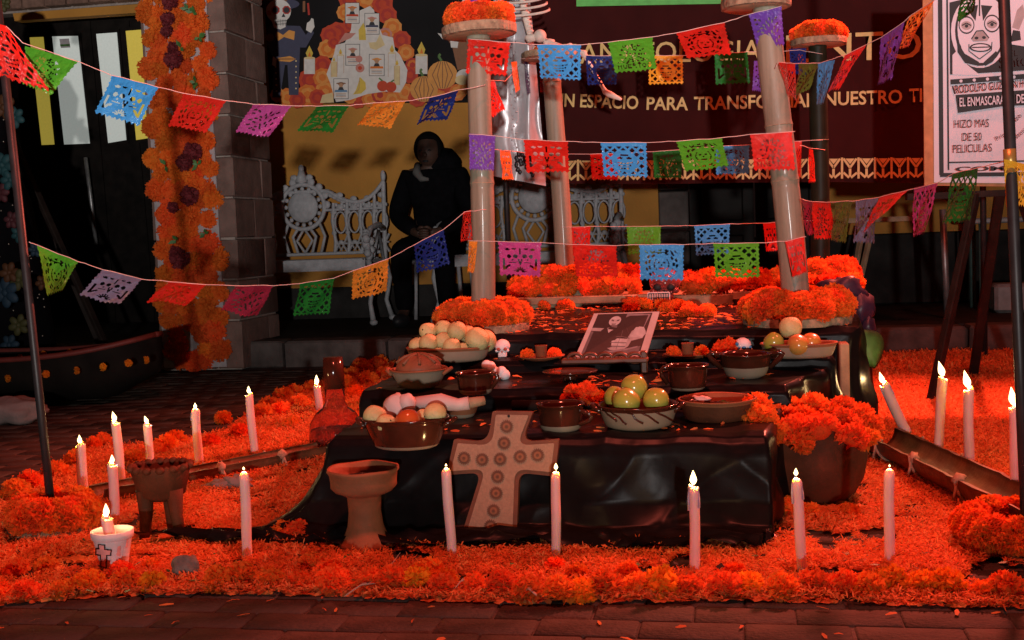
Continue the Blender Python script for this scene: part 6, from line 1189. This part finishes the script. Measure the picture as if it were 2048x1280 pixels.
# ================================================================== HALF BAMBOO TROUGHS
def trough(label, a, b, r, n=40, nodes=(.15, .42, .7)):
    a, b = Vector(a), Vector(b); t = thing('bamboo_trough', label, 'bamboo trough', (a + b) / 2, 'split bamboo candle troughs'); ax = (b - a).normalized(); sd = ax.cross(Vector((0, 0, 1))).normalized(); m = 12; mb = MB(); vs = []
    for lay_ in (0, 1):
        for i in range(n + 1):
            u = i / n; rr_ = r * (1 + .05 * noise.noise(Vector((u * 5, lay_, 3)))) - (.009 if lay_ else 0)
            for nd in nodes: rr_ += .006 * math.exp(-((u - nd) / .012) ** 2)
            for k in range(m + 1): th = PI + PI * k / m; vs.append(a + (b - a) * u + Vector((0, 0, r)) + sd * rr_ * math.cos(th) + Vector((0, 0, rr_ * math.sin(th) + .004 * noise.noise(Vector((u * 14, k == 0, lay_))))))
    o_ = (n + 1) * (m + 1); fs = []
    for lay_ in (0, 1):
        for i in range(n):
            for k in range(m): q = lay_ * o_ + i * (m + 1) + k; fs.append((q, q + 1, q + m + 2, q + m + 1))
    for i in range(n):
        for k in (0, m): q = i * (m + 1) + k; fs.append((q, q + m + 1, q + m + 1 + o_, q + o_))
    for i in (0, n):
        for k in range(m): q = i * (m + 1) + k; fs.append((q, q + 1, q + 1 + o_, q + o_))
    mb.add(vs, fs); mb.build('split_culm', 'bamboo_brown', t)
    for nd in nodes:
        c = a + (b - a) * (nd + .05) + Vector((0, 0, r)); mb = MB(); mb.tube([c + sd * (r + .005) * math.cos(x) + Vector((0, 0, (r + .004) * math.sin(x))) for x in np.linspace(PI * .98, 2.02 * PI, 16)], .0045, 6); mb.sph(c - sd * r * .9 * (1 if sd.y > 0 else -1) + Vector((0, 0, .0)), (.016, .016, .016), 10, 8, fn=blob_fn(int(nd * 90), .5, 3)); mb.tube([c - sd * r * (1 if sd.y > 0 else -1), c - sd * (r + .01) * (1 if sd.y > 0 else -1) + Vector((.006, 0, -.03)), c - sd * (r + .012) * (1 if sd.y > 0 else -1) + Vector((.002, 0, -.055))], .004, 6); mb.build('rope_tie', 'rope', t)
    return t
A1, A2 = G(196, 1008), G(650, 915); trough('split bamboo trough at the left, running behind the tripod burner', A1, A2, .050)
B1, B2 = G(1752, 908, 0), G(2120, 1098, 0); trough('split bamboo trough at the right holding four tall candles', B1 + Vector((0, 0, .012)), B2 + Vector((0, 0, .012)), .072, nodes=(.12, .36, .62))
# ================================================================== CANDLES
def candle(label, base, top_px, wpx, flame, lean_h=(0, 0), drip=False, group='white wax candles round the altar', dY=0.0):
    base = Vector(base); top = P(*top_px, base.y + dY); s = S(base); r = wpx * s / 2; t = thing('candle', label, 'candle', base, group); ax = (top - base); n = 14; pts = []; rad = []
    for k in range(n + 1): u = k / n; pts.append(base + ax * u + Vector((.0012 * math.sin(u * 5 + top_px[0]), 0, 0))); rad.append(r * (1 + .025 * math.sin(u * 7 + top_px[1])))
    d = ax.normalized(); e0 = rad[-1]
    if flame > .5: pts += [top + d * .0015, top + d * .0005, top - d * .002]; rad += [e0 * .92, e0 * .70, e0 * .2]
    else: pts += [top + d * .006, top + d * .010, top + d * .012]; rad += [e0 * .86, e0 * .55, e0 * .2]
    mb = MB(); mb.tube(pts, rad, 18)
    if drip:
        for a in (2.6, -.4):
            dr2 = Vector((math.cos(a), -.4, 0)).normalized() * r; mb.tube([top + dr2 * .9, top + dr2 * 1.08 - d * .02, top + dr2 * 1.06 - d * R.uniform(.03, .05)], [.0015, .0022, .0028], 8)
    mb.build('wax_stick', 'wax', t); tt = pts[-3]; mb = MB(); wt = tt + d * .012; mb.tube([top, wt], .0009, 6); mb.build('wick', 'wick', t)
    if flame > 0:
        fh = .044 * flame; fw = .0092 * (flame ** .7); tilt = Vector((lean_h[0], 0, 1)).normalized(); prof = [(0, 0), (.55, .10), (.92, .25), (1, .36), (.85, .52), (.55, .70), (.28, .86), (0, 1)]
        mb = MB(); q = tilt.to_track_quat('Z', 'Y').to_matrix(); mb.lathe([(max(.00001, a * fw), b * fh) for a, b in prof], 16, tt + d * (.004 if flame > .4 else .010), rot=q, wob=lambda v, a, r_, z: Vector((v.x + lean_h[1] * (z / fh) ** 2 * .006, v.y, v.z))); mb.build('flame', 'flame', t)
        ld = bpy.data.lights.new('candle_light', 'POINT'); ld.energy = .65 * min(1, flame) ** .8; ld.color = (1, .62, .26); ld.shadow_soft_size = .005; lo_ = bpy.data.objects.new('candle_light', ld); COL.objects.link(lo_); lo_.parent = t; lo_.location = tt + d * (.006 + fh * .35) - base
    return t
candle('leftmost lit candle, standing on petals by the black pole', G(169, 1005), (160, 891), 20, .62)
candle('tall lit candle leaning left behind the foam cup candle row', G(243, 962, .02), (231, 846), 18, .75, (-.25, 0))
candle('lit candle in left trough just right of the leaning one', G(301, 940, .03), (295, 850), 16, .6, (-.35, 0))
candle('lit candle with drips in the middle of left trough', G(398, 925, .03), (391, 823), 17, .45, drip=True)
candle('tall lit candle at the far end of the left trough', G(509, 905, .03), (498, 790), 16, .6)
candle('short lit candle behind the glass carafe', G(640, 830, 0), (634, 772), 15, 1.0)
candle('lit candle between leftmost pole candle and tripod burner', G(230, 1040), (225, 930), 20, .55)
candle('candle with tiny flame beside crumpled napkin, left of incense burner', G(496, 1124), (488, 953), 20, .18)
candle('front candle left of the clay cross, nearly out', G(904, 1117), (893, 946), 20, .15)
candle('front candle right of the clay cross with small flame', G(1111, 1122), (1112, 953), 19, .36)
candle('brightly lit front candle before black satin, right of the cross', G(1391, 1152), (1387, 975), 21, .75, drip=True)
candle('front candle with small flame in front of the clay pot', G(1606, 1146), (1593, 966), 21, .39, drip=True)
candle('unlit looking front candle at right with tiny ember flame', G(1778, 1132), (1779, 948), 21, .12)
candle('strongly tilted lit candle at the near end of right trough', G(1814, 868, .06), (1768, 770), 21, .9, (-.3, -.5), drip=True)
candle('lit candle second along the right trough with long flame', G(1876, 896, .07), (1886, 757), 19, 1.1, (-.25, -.8))
candle('lit candle third along the right trough with tall bent flame', G(1938, 920, .06), (1937, 780), 20, 1.2, (-.2, -.9))
candle('rightmost lit candle in the right trough beside black pole', G(2032, 975, .06), (2027, 815), 20, 1.1, (-.1, -.5))
cb_ = cupc + Vector((0, 0, .03)); candle('stub of lit candle inside the white foam cup', cb_, (214, 1037), 23, .7)
# ================================================================== FLOOR WREATHS, BLOOMS, PETALS
c = Vector((pl.x, pl.y, .014)); mb = MB(); mb.lathe([(0, -.012), (.115, -.012), (.12, .004), (.11, .014), (0, .018)], 40, c); o = mb.build('log_slice', 'bark', org=c); tag(o, 'dark log slice under the wreath of the left pole', 'wood slice', 'log slices under the pole wreaths'); wreath('thick orange wreath round foot of the left black pole', c + Vector((0, 0, .014)), .092, .040, group='marigold wreaths round the metal poles')
c = Vector((pr_.x + .0, pr_.y - .0, .014)); mb = MB(); mb.lathe([(0, -.012), (.11, -.012), (.115, .004), (.11, .014), (0, .014)], 40, c); o = mb.build('log_slice', 'bark', org=c); tag(o, 'dark log slice under the wreath of the right pole', 'wood slice', 'log slices under the pole wreaths'); wreath('thick orange wreath round foot of the right black pole', c + Vector((0, 0, .012)), .130, .036, group='marigold wreaths round the metal poles')
LB = 'ruffled orange marigold head in the row along front edge of petals'
x = -20.0
while x < 2110:
    d_ = 1 if R.random() < .62 else 0; y = np.interp(x, [0, 60, 250, 380, 480, 700, 900, 1100, 1350, 1500, 1700, 1900, 2100], [1205, 1202, 1188, 1185, 1182, 1188, 1196, 1208, 1202, 1198, 1196, 1206, 1215]) + R.uniform(-10, 6)
    if not (300 < x < 410 and R.random() < .7):
        s_ = R.uniform(.029, .042); q = G(x, y); o = inst('marigold', R.choice(BLOOM + BLOOMY[:2]), None, q + Vector((0, .02, s_ * .62)), (R.uniform(-.1, .9), R.uniform(-.5, .5), R.uniform(0, 6)), s_); tag(o, LB, 'flower', 'marigold row along the front edge')
    x += R.uniform(44, 72)
for a, b, s_ in ((590, 1085, .040), (545, 1090, .03), (565, 1080, .034), (620, 1150, .032), (655, 1165, .034), (860, 1160, .036), (840, 1172, .034), (890, 1180, .03), (1560, 1040, .040), (1585, 1030, .034), (1540, 1046, .03), (1700, 1040, .03), (1620, 1040, .03), (480, 1165, .026), (240, 1162, .03), (300, 1150, .024), (1255, 1165, .03), (1110, 1150, .026), (1150, 1165, .028), (1470, 1160, .026), (90, 1150, .03), (30, 1160, .034)):
    tag(inst('marigold', R.choice(BLOOM), None, G(a, b) + Vector((0, .01, s_ * .6)), rrot(.7), s_), 'loose orange marigold head lying in the petal carpet near the front', 'flower', 'loose marigold heads in the petal carpet')
for a, b, s_ in ((60, 985, .05), (110, 960, .05), (150, 935, .045), (30, 1005, .05), (205, 895, .04), (185, 900, .035), (330, 905, .05), (350, 895, .045), (310, 915, .04), (265, 930, .04), (445, 848, .04), (540, 825, .055), (565, 805, .055), (590, 795, .05), (525, 840, .05), (560, 835, .05), (620, 790, .05), (700, 765, .06), (725, 750, .06), (750, 745, .06), (690, 785, .06), (735, 775, .06), (770, 760, .055), (600, 820, .05), (480, 880, .045), (420, 900, .04), (580, 860, .04), (720, 740, .05), (760, 735, .05), (710, 800, .05)):
    tag(inst('marigold', R.choice(BLOOM), None, G(a, b) + Vector((0, .01, s_ * .55)), rrot(.6), s_), 'orange marigold head on the heap of petals along the left edge', 'flower', 'marigold heads along the left edge of petals')
# petal carpet: tens of thousands of loose petals in one mesh
OUT = [(-90, 1222), (-90, 1030), (0, 1012), (60, 965), (170, 905), (330, 888), (450, 868), (520, 812), (640, 770), (800, 728), (1000, 706), (1720, 709), (2400, 695), (2400, 1228), (1900, 1216), (1500, 1204), (1100, 1208), (900, 1206), (700, 1196), (400, 1190), (200, 1196)]
poly = np.array([tuple(G(a, b))[:2] for a, b in OUT])
def inside(x, y):
    n = len(poly); r_ = np.zeros(len(x), bool); j = n - 1
    for i in range(n):
        xi, yi = poly[i]; xj, yj = poly[j]; c_ = ((yi > y) != (yj > y)) & (x < (xj - xi) * (y - yi) / (yj - yi + 1e-12) + xi); r_ ^= c_; j = i
    return r_
rng = np.random.default_rng(5)
def vnoise(x, y, f, sd):
    g = np.random.default_rng(sd).random((256, 256)); u, v = (x * f) % 256, (y * f) % 256; i, j = u.astype(int), v.astype(int); fu, fv = u - i, v - j; fu = fu * fu * (3 - 2 * fu); fv = fv * fv * (3 - 2 * fv); i2, j2 = (i + 1) % 256, (j + 1) % 256
    return (g[i % 256, j % 256] * (1 - fu) + g[i2, j % 256] * fu) * (1 - fv) + (g[i % 256, j2] * (1 - fu) + g[i2, j2] * fu) * fv
def petals(name, x, y, z, ln, parent=None, label=None, wid=.30, seed=1, tiltmax=.5):
    n = len(x); rg = np.random.default_rng(seed); a = rg.uniform(0, 6.283, n); ti = rg.normal(0, tiltmax * .5, n); ro = rg.normal(0, .5, n); L3 = ln * rg.uniform(.65, 1.25, n); wd = L3 * wid * rg.uniform(.7, 1.3, n); cu = rg.uniform(.0, .4, n)
    du = np.stack([np.cos(a) * np.cos(ti), np.sin(a) * np.cos(ti), np.sin(ti)], 1); sv = np.stack([-np.sin(a) * np.cos(ro), np.cos(a) * np.cos(ro), np.sin(ro)], 1); up_ = np.cross(du, sv); c_ = np.stack([x, y, z + np.abs(np.sin(ti)) * L3 * .5], 1)
    vs = np.empty((n, 6, 3)); h = L3[:, None] / 2; w_ = wd[:, None] / 2
    vs[:, 0] = c_ - du * h - sv * w_ * .35; vs[:, 1] = c_ - du * h + sv * w_ * .35; vs[:, 2] = c_ - sv * w_ + up_ * (cu * L3 * .3)[:, None]; vs[:, 3] = c_ + sv * w_ + up_ * (cu * L3 * .3)[:, None]; vs[:, 4] = c_ + du * h - sv * w_ * .55; vs[:, 5] = c_ + du * h + sv * w_ * .55
    vs[:, :, 2] = np.maximum(vs[:, :, 2], (z - .001)[:, None]); b_ = np.arange(n) * 6; fc = np.stack([b_, b_ + 1, b_ + 3, b_ + 2, b_ + 2, b_ + 3, b_ + 5, b_ + 4], 1).reshape(-1, 4)
    me = bpy.data.meshes.new(name); me.vertices.add(n * 6); me.vertices.foreach_set('co', vs.reshape(-1)); me.loops.add(len(fc) * 4); me.loops.foreach_set('vertex_index', fc.reshape(-1).astype(np.int32)); me.polygons.add(len(fc)); me.polygons.foreach_set('loop_start', np.arange(len(fc), dtype=np.int32) * 4); me.update(calc_edges=True); me.validate()
    t_ = rg.random(n); col = np.stack([np.interp(t_, [0, .7, .92, .97, 1], [.76, .84, .86, .40, .24]), np.interp(t_, [0, .7, .92, .97, 1], [.20, .30, .38, .14, .10]), np.interp(t_, [0, .7, .92, .97, 1], [.06, .10, .11, .03, .03]), np.ones(n)], 1); ca = me.color_attributes.new('col', 'FLOAT_COLOR', 'POINT'); ca.data.foreach_set('color', np.repeat(col, 6, 0).reshape(-1).astype(np.float32))
    me.materials.append(MT['petal']); o = bpy.data.objects.new(name, me); COL.objects.link(o); tag(o, label, None, None, 'stuff'); return o
x = rng.uniform(-3.2, 2.2, 1300000); y = rng.uniform(2.25, 7.0, 1300000)
keep = rng.random(len(x)) < np.clip((3.0 / y) ** 1.6, .25, 1); m_ = inside(x, y) & keep
alt = (x > -1.0) & (x < .06) & (y > 3.0) & (y < 5.8) | (x > -1.02) & (x < .25) & (y > 3.5) & (y < 5.8)
dn = vnoise(x, y, 9, 3) * .6 + vnoise(x, y, 26, 4) * .4
for bx_, by_, br_ in ((-.933, 2.86, .075), (-1.494, 2.93, .085), (-1.62, 2.70, .05), (-.63, 2.91, .085), (-.56, 2.91, .085), (.2, 3.30, .12)): m_ &= ((x - bx_) ** 2 + (y - by_) ** 2) > br_ ** 2 * rng.uniform(.8, 1.3, len(x))
back = y > 4.0; m_ &= ~alt & ((dn > .30) | back & (rng.random(len(x)) < .8)); x, y, dn = x[m_], y[m_], dn[m_]
z = .006 + .012 * np.clip(dn - .3, 0, 1) * rng.random(len(x)) * 2.2 + rng.random(len(x)) * .010
petals('petal_carpet', x, y, z, np.where(y < 3.6, .0125, .0125 + (y - 3.6) * .005), label='carpet of loose orange marigold petals covering the paving round altar', seed=2, wid=.27, tiltmax=.95)
cs = .013; gx, gy = np.meshgrid(np.arange(-3.0, 2.0, cs), np.arange(2.25, 7.0, cs)); gx = gx.ravel(); gy = gy.ravel(); dn2 = vnoise(gx, gy, 9, 3) * .6 + vnoise(gx, gy, 26, 4) * .4; al2 = (gx > -1.0) & (gx < .06) & (gy > 3.0) & (gy < 5.8) | (gx > -1.02) & (gx < .25) & (gy > 3.5) & (gy < 5.8)
k_ = inside(gx, gy) & ~al2 & (dn2 > np.where(gy > 4, .22, .36)); gx, gy = gx[k_], gy[k_]
petals('petal_underlayer', gx, gy, np.full(len(gx), .0035), np.full(len(gx), .026), label='flattened lower layer of the orange petal carpet', seed=31, wid=.75, tiltmax=.06)
# loose petals on the bare paving at the front and left
x = rng.uniform(-2.6, 1.2, 900); y = rng.uniform(2.1, 5.5, 900); m_ = ~inside(x, y); k_ = rng.random(900) < np.where(y < 2.6, .85, .12); x, y = x[m_ & k_], y[m_ & k_]
petals('stray_petals', x, y, np.full(len(x), .003), np.full(len(x), .026), label='stray orange petals on the bare brick paving', seed=9, wid=.28, tiltmax=.15)
# petals on the altar steps
xs, ys, zs = [], [], []
for (xl, xr_, ya, yb, z_), n in zip(T[:4], (150, 170, 90, 1700)):
    xx = rng.uniform(xl + .03, xr_ - .03, n); yy_ = rng.uniform(ya + .02, yb - .05, n)
    if n > 1000: k_ = vnoise(xx, yy_, 16, 6) > .46; xx, yy_ = xx[k_], yy_[k_]
    else: k_ = vnoise(xx, yy_, 14, 8) > .45; xx, yy_ = xx[k_], yy_[k_]
    xs.append(xx); ys.append(yy_); zs.append(np.full(len(xx), z_ + .006))
petals('altar_petals', np.concatenate(xs), np.concatenate(ys), np.concatenate(zs), np.full(sum(map(len, xs)), .026), label='orange petals scattered over the black satin altar steps', seed=12, wid=.30, tiltmax=.2)
# dark leaf and sepal bits lying among the petals
lb = MB()
for k in range(150):
    q = G(R.uniform(-20, 2080), R.uniform(1085, 1205)); a = R.uniform(0, 6.28); l = R.uniform(.012, .030); wd = l * R.uniform(.18, .35); d = Vector((math.cos(a), math.sin(a), R.uniform(-.1, .5))).normalized(); u = d.cross(Vector((0, 0, 1))).normalized() * wd; q.z = R.uniform(.012, .024)
    lb.add([q, q + d * l * .5 + u, q + d * l, q + d * l * .5 - u], [(0, 1, 2, 3)], k % 2)
tag(lb.build('leaf_litter', ['leaf', 'dark_wood'], smooth=False), label='dark green leaf bits and brown sepals scattered among front petals', kind='stuff')
